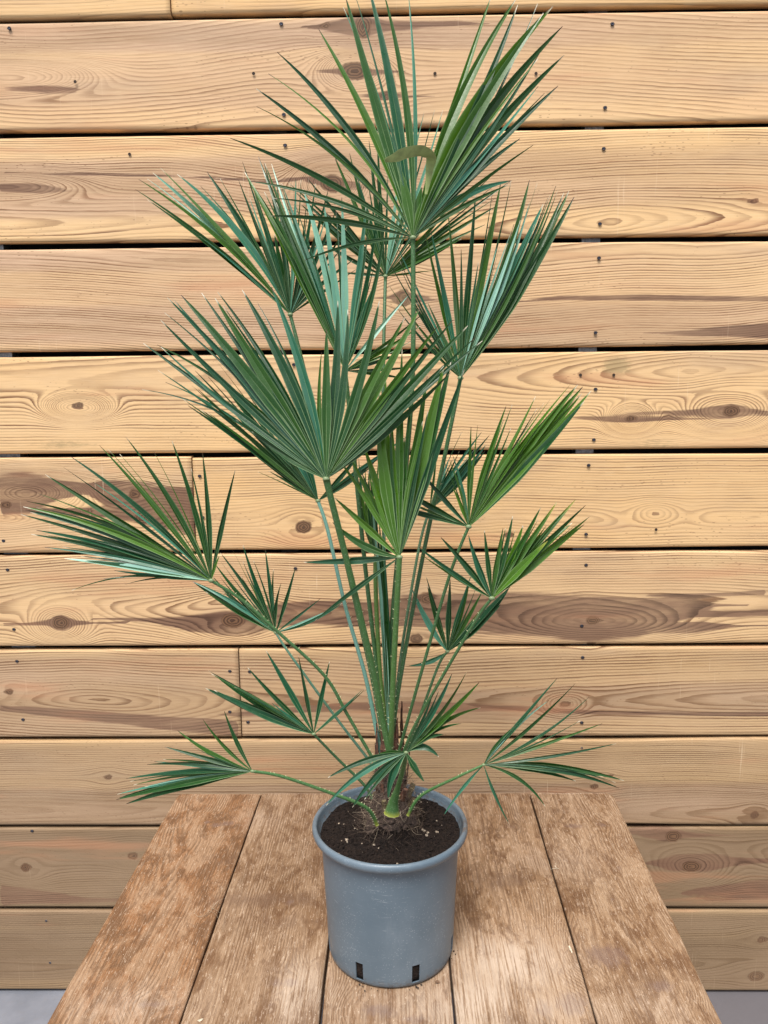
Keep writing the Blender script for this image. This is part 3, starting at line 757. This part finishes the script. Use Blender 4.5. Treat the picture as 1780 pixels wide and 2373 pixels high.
F.append(dict(n='centre high', c=2, hub=(1198,1150), Y=1.14, lean=.18, w=.0125, hue=.45, st=[(815,1000,1.15),(845,1300,1.16),(875,1560,1.175),(892,1700,1.185)], r=(.0042,.006), sh=0.5, L=[
 (660,88,860,460,1.2,-.15),(690,140,890,480,1.2,-.25),(735,8,900,430,1.0,.1),(768,40,930,470,.9,-.1),(805,45,950,480,.7,.2),(830,250,960,560,1.0,.1),(858,148,990,520,1.0,.25),(975,180,1080,560,1.15,.45),(1085,260,1130,600,1.1,.45),(1180,225,1195,620,1.0,.42),
 (1310,265,1270,640,1.0,.48),(1370,320,1310,700,.7,.2),(1410,330,1350,720,.7,.15),(1380,640,1300,840,.9,.35),(1540,742,1370,940,.7,.42),(1345,800,1270,960,.8,.3),(1600,910,1390,1050,.55,-.2),(1640,820,1420,1000,.5,-.1),(1450,1000,1320,1080,.8,0),(1550,1030,1380,1095,.6,.2),(1515,1192,1350,1165,.5,-.2),(1560,1130,1380,1145,.5,.1)]))
F.append(dict(n='upper back', c=1, hub=(725,1180), Y=1.42, lean=.0, w=.0120, hue=.45, st=[(888,900,1.36),(890,1300,1.27),(893,1560,1.22),(898,1700,1.20)], r=(.004,.0056), sh=0.55, L=[
 (440,1020,580,1110,.8,0),(540,1165,630,1172,.6,.1),(360,870,560,1040,1.,0),(390,760,570,980,1.0,.05),(340,820,540,1010,.8,.1),(310,780,520,970,.5,.2),(510,680,620,930,1.,-.1),(500,650,610,900,.5,-.2),(600,740,660,960,1.1,.1),(572,655,640,920,.8,-.2),(655,600,690,900,.9,0),(690,560,705,880,.7,.1),
 (785,735,755,970,.9,.4),(890,480,800,850,.8,.55),(935,470,830,850,.4,.3),(970,470,850,860,.7,.5),(1140,500,920,870,.6,.5),(1125,545,900,900,.5,.2),(1215,530,960,880,.5,.2),(1265,770,990,970,.6,.05),(1200,880,980,1010,.8,-.15),(1185,890,960,1030,.5,-.1),(1210,720,970,950,.4,.1),(1150,960,940,1060,.7,-.2),(1050,1020,880,1105,.8,-.25),(1030,1030,880,1115,.5,-.1),(940,1155,830,1165,.6,-.2),(870,1085,800,1135,.7,-.2),(1000,880,880,1020,1.,-.2),(820,830,775,1010,1.,.1),(460,900,600,1040,1.,.0)]))
F.append(dict(n='right high', c=3, hub=(555,1580), Y=1.17, lean=.12, w=.0125, hue=.38, st=[(1030,1060,1.17),(982,1280,1.17),(930,1560,1.18),(910,1700,1.185)], r=(.0040,.0058), sh=0.55, L=[
 (285,468,420,1050,.7,-.05),(328,445,450,1050,.8,.15),(458,298,520,950,.9,-.05),(672,158,610,950,.95,0),(798,170,690,850,.3,.2),(865,78,700,900,1.1,-.05),(945,60,780,800,.4,.1),(1086,55,850,850,1.2,-.1),(1145,80,930,700,.3,0),(1086,225,900,800,1.0,.2),
 (1016,365,850,850,.7,.55),(945,455,770,950,.8,.6),(1192,240,940,780,1.4,.5),(1226,190,980,780,1.0,.1),(1288,103,1020,760,.6,0),(1305,130,1020,800,1.2,-.05),(1390,138,1050,790,1.6,-.1),(1430,185,1060,830,1.5,-.1),(1350,155,1050,780,1.0,.1),(1330,200,1030,840,1.2,.1),(692,690,630,1100,.5,.35),
 (50,525,280,1020,.4,.45),(-60,560,230,1080,.25,0),(0,860,260,1220,.35,0),(100,750,300,1150,.4,.0),(165,935,330,1230,.5,.4),(298,990,420,1270,.7,-.1),(210,1150,390,1370,.5,0),(840,560,700,1050,.4,.6),(80,1060,300,1330,.5,.1)]))
F.append(dict(n='mid left back', c=4, hub=(865,1080), Y=1.28, lean=-.05, w=.0120, hue=.5, st=[(760,1230,1.27),(799,1400,1.25),(845,1560,1.22),(872,1690,1.20)], r=(.0038,.006), sh=0.97, L=[
 (95,452,440,700,.8,-.15),(20,545,460,690,.5,.1),(215,590,520,810,.6,0),(258,525,500,740,.8,-.2),(290,545,520,760,.7,-.2),(275,455,540,730,.9,.1),(360,458,580,730,1.1,.1),(375,405,600,700,.5,-.2),(240,622,540,830,.8,0),(330,652,600,860,.8,-.1),(300,640,560,830,.8,.1),(480,760,680,930,.7,0),(575,940,730,1010,.25,-.2),
 (500,480,690,780,1.2,.1),(560,560,740,840,1.2,.1),(640,620,780,880,1.2,.1),(720,680,810,900,1.2,.1),(1300,765,1080,920,.7,.1),(1250,800,1040,950,.8,.1),(1160,872,1010,985,.8,.1),(1135,905,1000,1000,.6,.1),(1080,830,970,970,.8,.2),(560,860,720,970,.9,0),(620,900,760,1000,.9,0)]))
F.append(dict(n='front left mid', c=4, hub=(903,975), Y=1.02, lean=.16, w=.0122, hue=.36, st=[(795,1265,1.05),(833,1420,1.08),(866,1560,1.11),(885,1660,1.13),(905,1760,1.15)], r=(.0058,.0085), sh=.42, L=[
 (25,322,430,620,.7,.25),(110,340,450,640,.6,.25),(92,330,470,560,.5,-.1),(108,210,440,540,.85,.3),(128,176,440,450,.35,.1),(140,102,470,450,.9,.45),(172,112,500,500,1.1,.35),(206,90,560,510,1.35,.12),(305,80,540,420,.7,.1),(370,105,620,510,1.4,.05),(382,75,620,420,.75,.05),(430,200,640,520,.6,.1),(500,65,710,460,1.2,.2),(575,130,750,480,.4,.2),(640,50,800,500,1.15,.3),
 (755,385,835,680,.9,.0),(882,365,870,640,.6,-.05),(905,255,905,620,1.05,.1),(960,118,945,580,1.1,.1),(1008,160,980,580,1.0,.0),(1160,118,1050,560,1.05,.05),(1282,198,1080,590,1.15,-.1),(1358,145,1110,610,1.1,-.15),(1440,240,1140,640,1.2,-.12),(1512,210,1170,640,.95,.05),(1585,238,1190,660,1.2,-.1),(1620,295,1210,680,.7,.15),(1655,310,1210,690,.8,.05),(1505,460,1200,740,1.0,.15),(1470,430,1170,740,.7,.3),
 (470,690,680,830,.8,-.2),(560,760,720,870,.8,0),(760,740,830,860,1.,0),(1040,700,970,840,1.,0)]))
F.append(dict(n='left', c=5, hub=(1015,758), Y=1.12, lean=.0, w=.0115, hue=.38, st=[(560,1390,1.13),(646,1466,1.14),(752,1566,1.155),(804,1654,1.165),(868,1765,1.175)], r=(.0034,.0045), sh=.5, L=[
 (218,248,600,490,1.2,-.05),(305,213,650,460,.7,.2),(340,162,690,430,1.0,-.1),(478,108,770,440,1.0,-.05),(575,150,780,400,.2,0),(605,68,830,400,1.1,.05),(740,140,880,420,.2,0),(826,85,930,400,.85,.1),(973,143,1000,440,.85,.05),(1130,228,1070,480,.85,.1),(1055,640,1030,700,.5,-.3),
 (128,376,560,500,.9,0),(112,403,580,540,.9,-.25),(122,418,560,540,1.5,.25),(145,430,600,560,1.2,.4),(100,440,540,570,1.0,.0),(175,516,560,600,1.0,.2),(150,535,560,620,1.0,0),(215,598,600,655,.7,.1),(310,652,640,695,1.2,.35),(400,660,700,700,1.,.3),(345,805,640,735,.35,.1),(600,777,780,745,.6,.1),(550,710,760,735,.6,.2)]))
F.append(dict(n='left small', c=5, hub=(1325,1008), Y=1.22, lean=.1, w=.0105, hue=.48, st=[(674,1519,1.21),(778,1662,1.20),(860,1768,1.195)], r=(.0026,.0040), sh=0.75, L=[
 (1060,625,1190,800,.9,.1),(1118,610,1210,790,.25,-.2),(1035,680,1170,850,.9,-.1),(1020,735,1160,880,.9,.1),(930,765,1130,895,1.3,-.05),(990,812,1160,915,1.2,-.1),(925,762,1130,870,1.0,.1),(1168,588,1240,800,.9,.1),(1218,662,1280,830,.4,0),(1275,608,1300,810,.8,.2),(1352,768,1322,900,.85,-.05),(1420,695,1370,870,.7,.2),(1365,860,1350,940,.5,0),(1540,845,1430,930,.6,.25),(1645,866,1500,950,.75,.2),(1580,900,1450,960,.4,.1),(1205,770,1265,900,.4,-.2)]))
F.append(dict(n='lower left', c=7, hub=(1122,510), Y=1.16, lean=.05, w=.0110, hue=.45, st=[(782,1758,1.18),(843,1818,1.19),(862,1850,1.19)], r=(.0030,.0042), sh=.6, L=[
 (558,170,820,320,1.2,.3),(575,188,850,350,1.0,-.05),(600,200,860,370,1.4,.1),(545,265,830,390,1.5,.05),(590,275,860,410,1.2,.15),(770,155,940,340,.95,.0),(868,65,1010,310,1.0,-.1),(1040,88,1080,310,.9,.2),(1207,122,1165,310,.85,.25),(1385,270,1250,400,.75,.2),(900,345,1010,430,.5,-.1),(1400,268,1270,385,.4,.1)]))
F.append(dict(n='bottom left', c=7, hub=(795,708), Y=1.08, lean=.0, w=.0105, hue=.42, st=[(652,1799,1.09),(761,1836,1.11),(848,1871,1.13),(874,1912,1.145)], r=(.0032,.0050), sh=.45, L=[
 (645,388,715,560,.7,.1),(530,430,650,580,.8,0),(395,490,570,610,.9,-.05),(328,578,550,640,.9,-.05),(232,672,520,670,.9,0),(270,655,520,680,.7,.2),(118,748,450,712,.9,.25),(160,782,460,728,.7,-.15),(72,832,420,760,1.2,.15),(68,860,430,775,1.2,.1),(85,850,420,770,1.5,.1),(122,882,440,785,1.3,.1)]))
F.append(dict(n='front low', c=8, hub=(418,562), Y=1.06, lean=-.35, w=.0100, hue=.45, st=[(936,1775,1.08),(923,1822,1.11),(912,1858,1.125),(908,1885,1.13)], r=(.0042,.0075), sh=.4, bulb=True, L=[
 (662,142,560,350,.9,.2),(740,132,600,350,1.0,-.05),(808,188,630,370,1.15,-.1),(815,322,640,385,1.0,-.2),(672,385,570,425,1.2,-.05),(712,408,590,440,.8,-.15),(618,466,530,480,1.1,0),(592,585,500,530,1.3,.1),(515,718,460,640,1.3,.1),(0,696,200,605,1.0,.25),(-10,845,190,665,1.2,.3),(130,856,265,680,1.4,.35),(196,812,290,690,.7,.2),(322,810,345,680,1.5,.15),(270,568,345,560,.6,0),(560,250,500,400,.7,.3)]))
F.append(dict(n='bottom right', c=8, hub=(832,628), Y=1.15, lean=.0, w=.0095, hue=.42, st=[(1064,1799,1.15),(977,1843,1.16),(945,1890,1.165)], r=(.0028,.0045), sh=0.4, L=[
 (1225,165,990,440,.8,.2),(1180,283,990,440,.9,.5),(1322,193,1040,460,.9,.05),(1395,265,1060,520,.7,.3),(1465,408,1080,545,.8,.0),(1540,514,1110,595,.8,.1),(1582,712,1180,632,1.4,-.05),(1555,752,1170,645,1.3,.15),(1325,715,1080,650,1.0,.05),(1470,690,1180,650,1.1,.3),(1160,850,1030,710,.8,.15),(967,942,885,770,.7,.5),(618,898,730,740,.75,.55),(1000,420,900,520,.5,0)]))
F.append(dict(n='right mid', c=6, hub=(845,935), Y=1.10, lean=.0, w=.0115, hue=.24, st=[(1042,1334,1.11),(976,1560,1.14),(925,1740,1.17)], r=(.0030,.0045), sh=0.5, L=[
 (1248,152,1030,590,1.0,-.1),(1108,200,970,590,.8,-.05),(1070,212,940,600,1.0,-.15),(900,325,870,640,.6,0),(860,335,850,640,.6,0),(750,505,810,720,.5,.5),(690,525,780,740,.2,0),(750,700,805,820,.6,-.1),(540,582,710,780,.9,.3),(385,680,630,820,.9,.3),(255,775,570,860,.8,.2),
 (1455,83,1110,530,1.5,-.05),(1500,83,1130,540,1.6,-.05),(1530,95,1150,550,1.6,-.1),(1525,135,1160,570,1.5,-.1),(1582,118,1190,560,1.4,-.2),(1300,188,1080,520,.8,.5),(1255,225,1060,560,.6,.1),(1335,172,1080,540,.9,-.1),(1540,182,1170,600,1.5,.1)]))
F.append(dict(n='right low', c=6, hub=(985,1365), Y=1.08, lean=.05, w=.0120, hue=.22, st=[(1107,1431,1.09),(1030,1560,1.12),(960,1685,1.15),(935,1745,1.165)], r=(.0030,.0045), sh=0.5, L=[
 (545,1058,790,1240,.8,.35),(550,1095,770,1240,.6,-.1),(678,998,840,1180,1.0,.25),(845,985,910,1190,1.0,0),(940,958,965,1180,.8,.35),(1052,943,1010,1170,1.0,-.1),(1110,872,1045,1160,.8,.3),(1278,820,1130,1100,1.0,.05),(1375,788,1170,1090,1.0,-.05),(1172,928,1090,1150,1.2,-.15),(1312,928,1150,1140,1.1,-.15),(1488,772,1220,1080,1.1,.1),(1548,806,1240,1100,1.2,.05),(1573,873,1260,1130,1.4,-.15),(1468,912,1220,1130,1.4,-.1),(1540,920,1230,1160,1.4,-.15),(1320,1020,1140,1200,1.3,-.15)]))
F.append(dict(n='right small', c=6, hub=(718,1685), Y=1.18, lean=.05, w=.0105, hue=.42, st=[(1015,1545,1.18),(968,1674,1.18),(932,1765,1.185)], r=(.0026,.0040), sh=0.55, L=[
 (505,1308,600,1510,1.1,.2),(590,1233,660,1470,.9,.3),(598,1290,655,1500,.9,0),(735,1250,728,1470,1.1,.05),(860,1228,785,1470,.9,.3),(850,1268,790,1490,.9,0),(925,1328,820,1520,.9,-.05),(1095,1295,900,1500,1.3,.2),(1085,1312,900,1530,1.3,.3),(1040,1400,870,1560,1.2,-.05),(1000,1420,860,1560,1.,.1),(485,1770,610,1745,.9,.5),(655,1450,690,1580,.6,0)]))
F.append(dict(n='centre', c=6, hub=(430,1118), Y=1.05, lean=.12, w=.0125, hue=.12, st=[(922,1361,1.06),(912,1560,1.10),(906,1720,1.14)], r=(.0052,.0072), sh=0.3, L=[
 (53,513,230,770,.7,.0),(140,525,300,850,.7,-.25),(215,452,330,790,1.2,-.05),(240,600,320,850,.5,-.1),(40,760,230,935,.85,-.1),(28,908,220,1050,.9,.3),(-145,1148,160,1138,.85,.45),(-78,1498,180,1300,.6,.5),(310,120,340,640,1.25,-.05),(347,30,370,620,.8,.05),(446,-132,430,560,1.1,0),(503,100,460,620,.6,.2),(597,30,510,580,1.3,0),(600,240,520,650,.6,.4),(697,-34,560,540,1.5,.05),(740,-60,580,560,1.3,.35),(820,-10,620,560,1.1,.4),(385,300,400,700,.9,.05),(460,400,445,760,1.,0),(570,300,500,700,1.1,.1)]))
F.append(dict(n='new', c=6, hub=(285,1118), Y=1.16, lean=.0, w=.0080, hue=.12, st=[(872,1400,1.165),(881,1560,1.175),(895,1700,1.185)], r=(.0046,.0058), sh=0.15, L=[
 (165,495,200,830,.9,0),(185,520,220,850,.8,.2),(225,600,240,870,1.0,-.05),(245,600,255,870,1.0,.2),(270,640,270,880,1.,.3),(150,525,230,880,.8,-.1),(230,470,270,800,.8,.3),(175,700,230,950,.9,.1),(300,560,290,850,1.,.2)]))
F.append(dict(n='right back', c=6, hub=(612,828), Y=1.34, lean=.0, w=.0105, hue=.55, st=[(972,1265,1.32),(935,1480,1.26),(915,1640,1.21)], r=(.0030,.0042), sh=0.6, L=[
 (803,368,690,620,.25,-.2),(922,368,740,620,.8,.3),(970,385,770,630,.8,.25),(952,440,780,650,1.0,.25),(945,478,780,670,1.2,.2),(860,520,740,690,1.2,.2),(730,520,665,690,.9,-.1),(655,500,630,690,.6,-.1),(790,480,690,680,1.1,.2),(570,780,590,805,.5,0)]))
WL = {'top': 1}
for fr in F:
    c = fr['c']; hx, hy = px(c, *fr['hub']); H = at(hx, hy, fr['Y']); mb = MB()
    r0 = random.Random(hash(fr['n']) if False else sum(map(ord, fr['n'])))
    # slim leaflets between their wider neighbours
    cx_, cy_ = fr['hub']; ang = sorted(fr['L'], key=lambda q: math.atan2(q[2]-cx_, cy_-q[3]))
    extra = []; big = fr['n'] in ('top', 'front left mid', 'centre')
    for A_, B_ in zip(ang[:-1], ang[1:]):
        da = math.degrees(math.atan2(B_[2]-cx_, cy_-B_[3])-math.atan2(A_[2]-cx_, cy_-A_[3]))
        if 1.5 < da < 13 and abs(math.hypot(A_[0]-B_[0], A_[1]-B_[1])) < .45*math.hypot(A_[0]-cx_, A_[1]-cy_) and r0.random() < (.18 if big else .7):
            u_ = r0.uniform(.35, .65); sh_ = r0.uniform(.72, 1.0)
            q = [A_[i_]*(1-u_)+B_[i_]*u_ for i_ in range(4)]
            extra.append((cx_+(q[0]-cx_)*sh_, cy_+(q[1]-cy_)*sh_, cx_+(q[2]-cx_)*sh_, cy_+(q[3]-cy_)*sh_, r0.uniform(.3, .6), r0.uniform(-.15, .3)))
    for L in fr['L'] + extra:
        tx, ty, vx, vy = L[:4]; wf = L[4] if len(L) > 4 else 1; dh = L[5] if len(L) > 5 else 0
        tx, ty = px(c, tx, ty); vx, vy = px(c, vx, vy)
        ln = math.hypot(tx-hx, ty-hy)*fr['Y']/FPX
        dY = fr['lean']*ln + r0.uniform(-.09, .09)*ln + (.10*ln if ty > hy else 0)
        T = at(tx, ty, fr['Y']+dY); V = at(vx, vy, fr['Y']+dY*.42+r0.uniform(-.003, .003))
        tw = r0.gauss(0, .3 if big else .6)
        blade(mb, H, V, T, fr['w']*(1.0 if big else .84)*wf*r0.uniform(.92, 1.1), tw, min(1, max(0, fr['hue']-.05+dh+r0.uniform(-.16, .16)+(.38 if not big and fr['n'] != 'front low' and r0.random() < .1 else 0))), r0.random() if fr['n'] == 'right low' else r0.random()*({'top': .22, 'front left mid': .3}.get(fr['n'], .71)), r0.random(), fold=r0.uniform(.25, .6) if big else r0.uniform(.5, 1.1))  # a few leaflets get a bluish lift as painted highlights
    # hastula: small pale knob where the leaflets meet
    S_ = .0042 if fr['w'] > .011 else .0032
    o = mb.build('frond', M['leaf'], palm, True, H); o.location = H-BASE
    sb = MB()
    pts = [H] + [at(*p) for p in fr['st']]
    if 1640 < fr['st'][-1][1] < 1765: pts.append(at(899+(fr['st'][-1][0]-899)*.35, 1790, 1.192))
    pts = pts[::-1]
    m = len(pts); ra, rb = fr['r']
    rb *= .6; radii = [rb + (ra*.72-rb)*i/(m-1) for i in range(m)]
    if fr.get('bulb'): radii[0] = .0125; radii[1] = .0072
    vs, fs, al, P, Rr, sd = tube(sb, pts, radii)
    sb.add(vs, fs, along=[a_ if fr.get('bulb') or fr['n'] in ('bottom left', 'bottom right') else a_+.15 for a_ in al], hue=fr.get('sh', .5), thorn=0.0)
    # thorns along both margins, thicker towards the base
    tot = 0
    for i in range(1, len(P)-2):
        seg = (P[i]-P[i-1]).length; frac = i/len(P)
        for side in (-1, 1):
            if r0.random() < (.75-.55*frac)*min(1, seg/.006):
                s, d, u = sd[i]; b0 = P[i]+s*side*Rr[i]*.9; ln = r0.uniform(.0022, .0042)*(1-.4*frac)
                tip = b0+s*side*ln+d*ln*r0.uniform(-.1, .9)
                q = .0006
                sb.add([b0-d*q*1.5, b0+d*q*1.5, b0+u*q, b0-u*q, tip], [(0, 2, 4), (2, 1, 4), (1, 3, 4), (3, 0, 4)], along=.5, hue=.3, thorn=1.0)
    bm = bmesh.new(); bmesh.ops.create_icosphere(bm, subdivisions=2, radius=1)
    sb.add([Vector((p.co.x*S_*1.1, p.co.y*S_*.7, p.co.z*S_*.8))+H for p in bm.verts], [tuple(q.index for q in f_.verts) for f_ in bm.faces], along=.9, hue=.5, thorn=.25); bm.free()
    so = sb.build('stalk', M['stalk'], o, True, H); so.location = (0, 0, 0)
    fr['o'] = o
# curled pale leaflet tip on the top frond
top_f = F[0]; H = at(*px(1, 843, 1015), 1.12)
cp = [(898,830,1.112),(908,770,1.108),(914,715,1.10),(918,672,1.085),(880,645,1.07),(815,652,1.06),(765,672,1.055),(722,684,1.05)]
pp = [at(*px(1, a_, b_), y_) for a_, b_, y_ in cp]
mb = MB(); vs, al, ac = [], [], []
PP = []
for i in range(len(pp)-1):
    p0, p1, p2, p3 = pp[max(i-1, 0)], pp[i], pp[i+1], pp[min(i+2, len(pp)-1)]
    for k in range(5):
        t = k/5; PP.append(.5*((2*p1)+(p2-p0)*t+(2*p0-5*p1+4*p2-p3)*t*t+(3*p1-p0-3*p2+p3)*t**3))
PP.append(pp[-1])
for i, p in enumerate(PP):
    t = i/(len(PP)-1); d = (PP[min(i+1, len(PP)-1)]-PP[max(i-1, 0)]).normalized(); vw = (Vector((0, 0, CAM_Z))-p).normalized()
    W = d.cross(vw).normalized(); Nn = W.cross(d); ww = .0075*min(1, .25+t*2)*(1 if t < .8 else (1-(t-.8)/.2*.7))
    W2 = W*math.cos(.5)+Nn*math.sin(.5)
    vs += [p-W2*ww, p+Nn*.0012, p+W2*ww]; al += [.3]*3; ac += [.5, .3, .5] if i < 15 else [.0, .02, .0]
fs = []
for i in range(len(PP)-1):
    a = i*3; fs += [(a, a+1, a+4, a+3), (a+1, a+2, a+5, a+4)]
hu = [.2 if i < 15 else .02 for i in range(len(PP)) for _ in range(3)]
mb.add(vs, fs, along=al, across=ac, hue=hu, rnd=.68, tipc=1.)
cl = mb.build('curled_leaflet', M['curl'], F[0]['o'], True, H); cl.location = (0, 0, 0)
# folded spear, bluish white
mb = MB()
A, B_, Cc = at(905, 1720, 1.17), at(893, 1440, 1.15), at(872, 1130, 1.14)
for k in range(4):
    off = Vector((.002*(k-1.5), .002*(k % 2), 0)); blade(mb, A+off, B_+off*1.5, Cc+off*3+Vector((0, 0, -.02*k)), .009, .5*(k-1.5), [.95, .6, .35, .8][k], .1, .2, fold=1.2, peak=.3)
sp_ = mb.build('spear_leaf', M['leaf'], palm, True, A); sp_.location = A-BASE

# trunk with old leaf bases
tv, tf = [], []
n_a, n_h = 40, 44
for i in range(n_h+1):
    t = i/n_h; z = -.012+t*.150
    r = .023*(1-t)**1.1 + .0165 + .004*math.sin(t*9)
    if t > .85: r *= 1-(t-.85)/.15*.55
    for k in range(n_a):
        a = 2*math.pi*k/n_a; rr = r*(1+.10*math.sin(5*a+t*13)+.07*random.uniform(-1, 1))
        tv.append((rr*math.cos(a), rr*math.sin(a), z))
for i in range(n_h):
    for k in range(n_a):
        q = (k+1) % n_a; tf.append((i*n_a+k, i*n_a+q, (i+1)*n_a+q, (i+1)*n_a+k))
tf.append(tuple(range(n_h*n_a, (n_h+1)*n_a)))
tr = mesh_obj('trunk', tv, tf, M['trunk'], palm, False); tr.location = (0, .012, -.004)
# torn brown sheaths standing round the crown
for k in range(19):
    a = 2*math.pi*k/19+.3; r = .0175+random.uniform(-.002, .006); z0 = random.uniform(.045, .125); h = random.uniform(.07, .105)
    v, f = [], []; wd = random.uniform(.003, .008); lean = random.uniform(-.004, .008)
    for i in range(9):
        t = i/8; ww = wd*(1-t**2*.9)+.0003; rr = r+lean*t+random.uniform(-.0008, .0008); zz = z0+h*t
        for s in (-1, 0, 1):
            v.append((math.cos(a)*(rr+(.002 if s == 0 else 0))-math.sin(a)*s*ww*(1+random.uniform(-.2, .2)), math.sin(a)*(rr+(.002 if s == 0 else 0))+math.cos(a)*s*ww, zz+random.uniform(-.001, .001)))
    for i in range(8):
        for s in (0, 1): f.append((i*3+s, i*3+s+1, i*3+s+4, i*3+s+3))
    o = mesh_obj('sheath', v, f, M['sheath'], palm, False); o.location = (0, .010, 0)
# dry stubs of old leaves
for k in range(9):
    a = -2.6+k*.62+random.uniform(-.15, .15); z0 = .022+.012*(k % 4)+random.uniform(0, .01); r = .034-.16*(z0-.02); sb = MB()
    d_ = Vector((math.cos(a)*.55, math.sin(a)*.55, .8)).normalized(); p0 = Vector((math.cos(a)*r*.8, math.sin(a)*r*.8, z0))
    L_ = random.uniform(.016, .034)
    vs, fs, al, P, Rr, sd = tube(sb, [p0, p0+d_*L_*.5, p0+d_*L_+Vector((0, 0, .004))], [.0075, .0052, .0038], .55, 8)
    vs = [q+Vector((random.uniform(-1, 1), random.uniform(-1, 1), random.uniform(-1, 1)))*.0005 for q in vs]
    sb.add(vs, fs); o = sb.build('leaf_stub', M['stub'] if k % 3 else M['sheath'], palm); o.location = (0, .012, -.002)
# fibres
def strand(mb, p, d, ln, r, curl, n=7, seed=0):
    r0 = random.Random(seed); pts = [Vector(p)]; d = Vector(d).normalized()
    ax = Vector((r0.uniform(-1, 1), r0.uniform(-1, 1), r0.uniform(-1, 1))).normalized()
    for k in range(n):
        d = (d + ax.cross(d)*curl*r0.uniform(.3, 1) + Vector((0, 0, -.04))).normalized(); pts.append(pts[-1]+d*ln/n)
    vs, fs = [], []
    for i, q in enumerate(pts):
        dd = (pts[min(i+1, n)]-pts[max(i-1, 0)]).normalized(); s = dd.cross(Vector((.3, .5, .8))).normalized(); u = s.cross(dd)
        rr = r*(1-.7*i/n)
        for k in range(3): a = 2.094*k; vs.append(q+s*math.cos(a)*rr+u*math.sin(a)*rr)
    for i in range(n):
        for k in range(3): q = (k+1) % 3; fs.append((i*3+k, i*3+q, (i+1)*3+q, (i+1)*3+k))
    mb.add(vs, fs)
fb, fl = MB(), MB()
for k in range(1300):
    a = random.random()*6.283; t = random.random()**1.6; z = t*.12-.006
    r = .023*(1-t)**1.1+.018
    if t < .25: r *= random.uniform(.9, 1.25)
    p = (r*math.cos(a), .010+r*math.sin(a), z)
    d = (math.cos(a)*.6+random.uniform(-1, 1)*.9, math.sin(a)*.6+random.uniform(-1, 1)*.9, random.uniform(-.5, .7))
    (strand(fb if random.random() < .93 else fl, p, d, random.uniform(.012, .034), random.uniform(.00018, .00042), random.uniform(.1, .6), seed=k))
fo_ = fb.build('trunk_fibre', M['fibre'], palm); fo_['kind'] = 'stuff'
fo_ = fl.build('pale_root_fibre', M['fibre_light'], palm); fo_['kind'] = 'stuff'

# ------------------------------------------------------------------ small things lying about
def fibre_thing(name, px_, n, ln, r, label, cat, mat):
    p = atz(*px_, TZ+.0005); mb = MB()
    for k in range(n):
        a = random.random()*6.28
        strand(mb, (random.uniform(-.004, .004), random.uniform(-.004, .004), .0012+.0008*k), (math.cos(a), math.sin(a), .12), ln*random.uniform(.6, 1.1), r, random.uniform(.25, .7), 12, seed=k*7+int(px_[0]))
    o = mb.build(name, mat); o.location = p
    z = min(v_.co.z for v_ in o.data.vertices)
    for v_ in o.data.vertices: v_.co.z = max(v_.co.z, .0006)
    tag(o, label, cat)
fibre_thing('root_fibre', (488, 2110), 6, .05, .0004, 'small curled tangle of pale root fibre on the second table board from the left', 'fibre', M['fibre_light'])
fibre_thing('straw', (1292, 2014), 2, .022, .0005, 'tiny bent pale straw on the rightmost table board', 'straw', M['pale'])
def chip(name, px_, dims, rz, label, cat, mat, dz=0):
    p = atz(*px_, TZ+dz); mb = MB(); lump(mb, (0, 0, dims[2]*.8), 1, int(px_[0]))
    mb.v = [(a_*dims[0], b_*dims[1], dims[2]*.5+(c_-dims[2]*.8)*dims[2]) for a_, b_, c_ in mb.v]
    zmin = min(q[2] for q in mb.v); mb.v = [(a_, b_, c_-zmin) for a_, b_, c_ in mb.v]
    o = mb.build(name, mat); o.location = p; o.rotation_euler = (0, 0, rz); tag(o, label, cat)
chip('wood_chip', (1322, 2200), (.0022, .010, .0018), .1, 'small white splinter lying on the seam right of the pot', 'wood chip', M['pale'], .0006)
SP = MB()
for k in range(20):
    s_ = random.choice(slots[:4]+[slots[1], slots[2]]); t = s_+random.gauss(0, .16); rr = .1035+abs(random.gauss(0, .003)); g_ = random.choice([.0006, .0009, .0013, .0018])
    lump(SP, (rr*math.sin(t), -rr*math.cos(t), g_*.5), g_, 7000+k)
so_ = SP.build('spilled_soil', M['crumb']); so_.location = (PX, PY, TZ+.0008)
tag(so_, 'dark soil grains spilled on the table at the foot of the grey pot', 'spilled soil', kind='stuff')
chip('soil_crumb', (1013, 2278), (.0042, .003, .0022), .3, 'dark brown crumb on the middle board just right of the pot front', 'crumb', M['bark'])
chip('paint_fleck', (465, 2365), (.006, .0022, .0012), .4, 'white fleck near the front edge of the left table boards', 'fleck', M['pale'])

# ------------------------------------------------------------------ render
S.render.engine = 'CYCLES'
S.render.resolution_x = 768; S.render.resolution_y = 1024
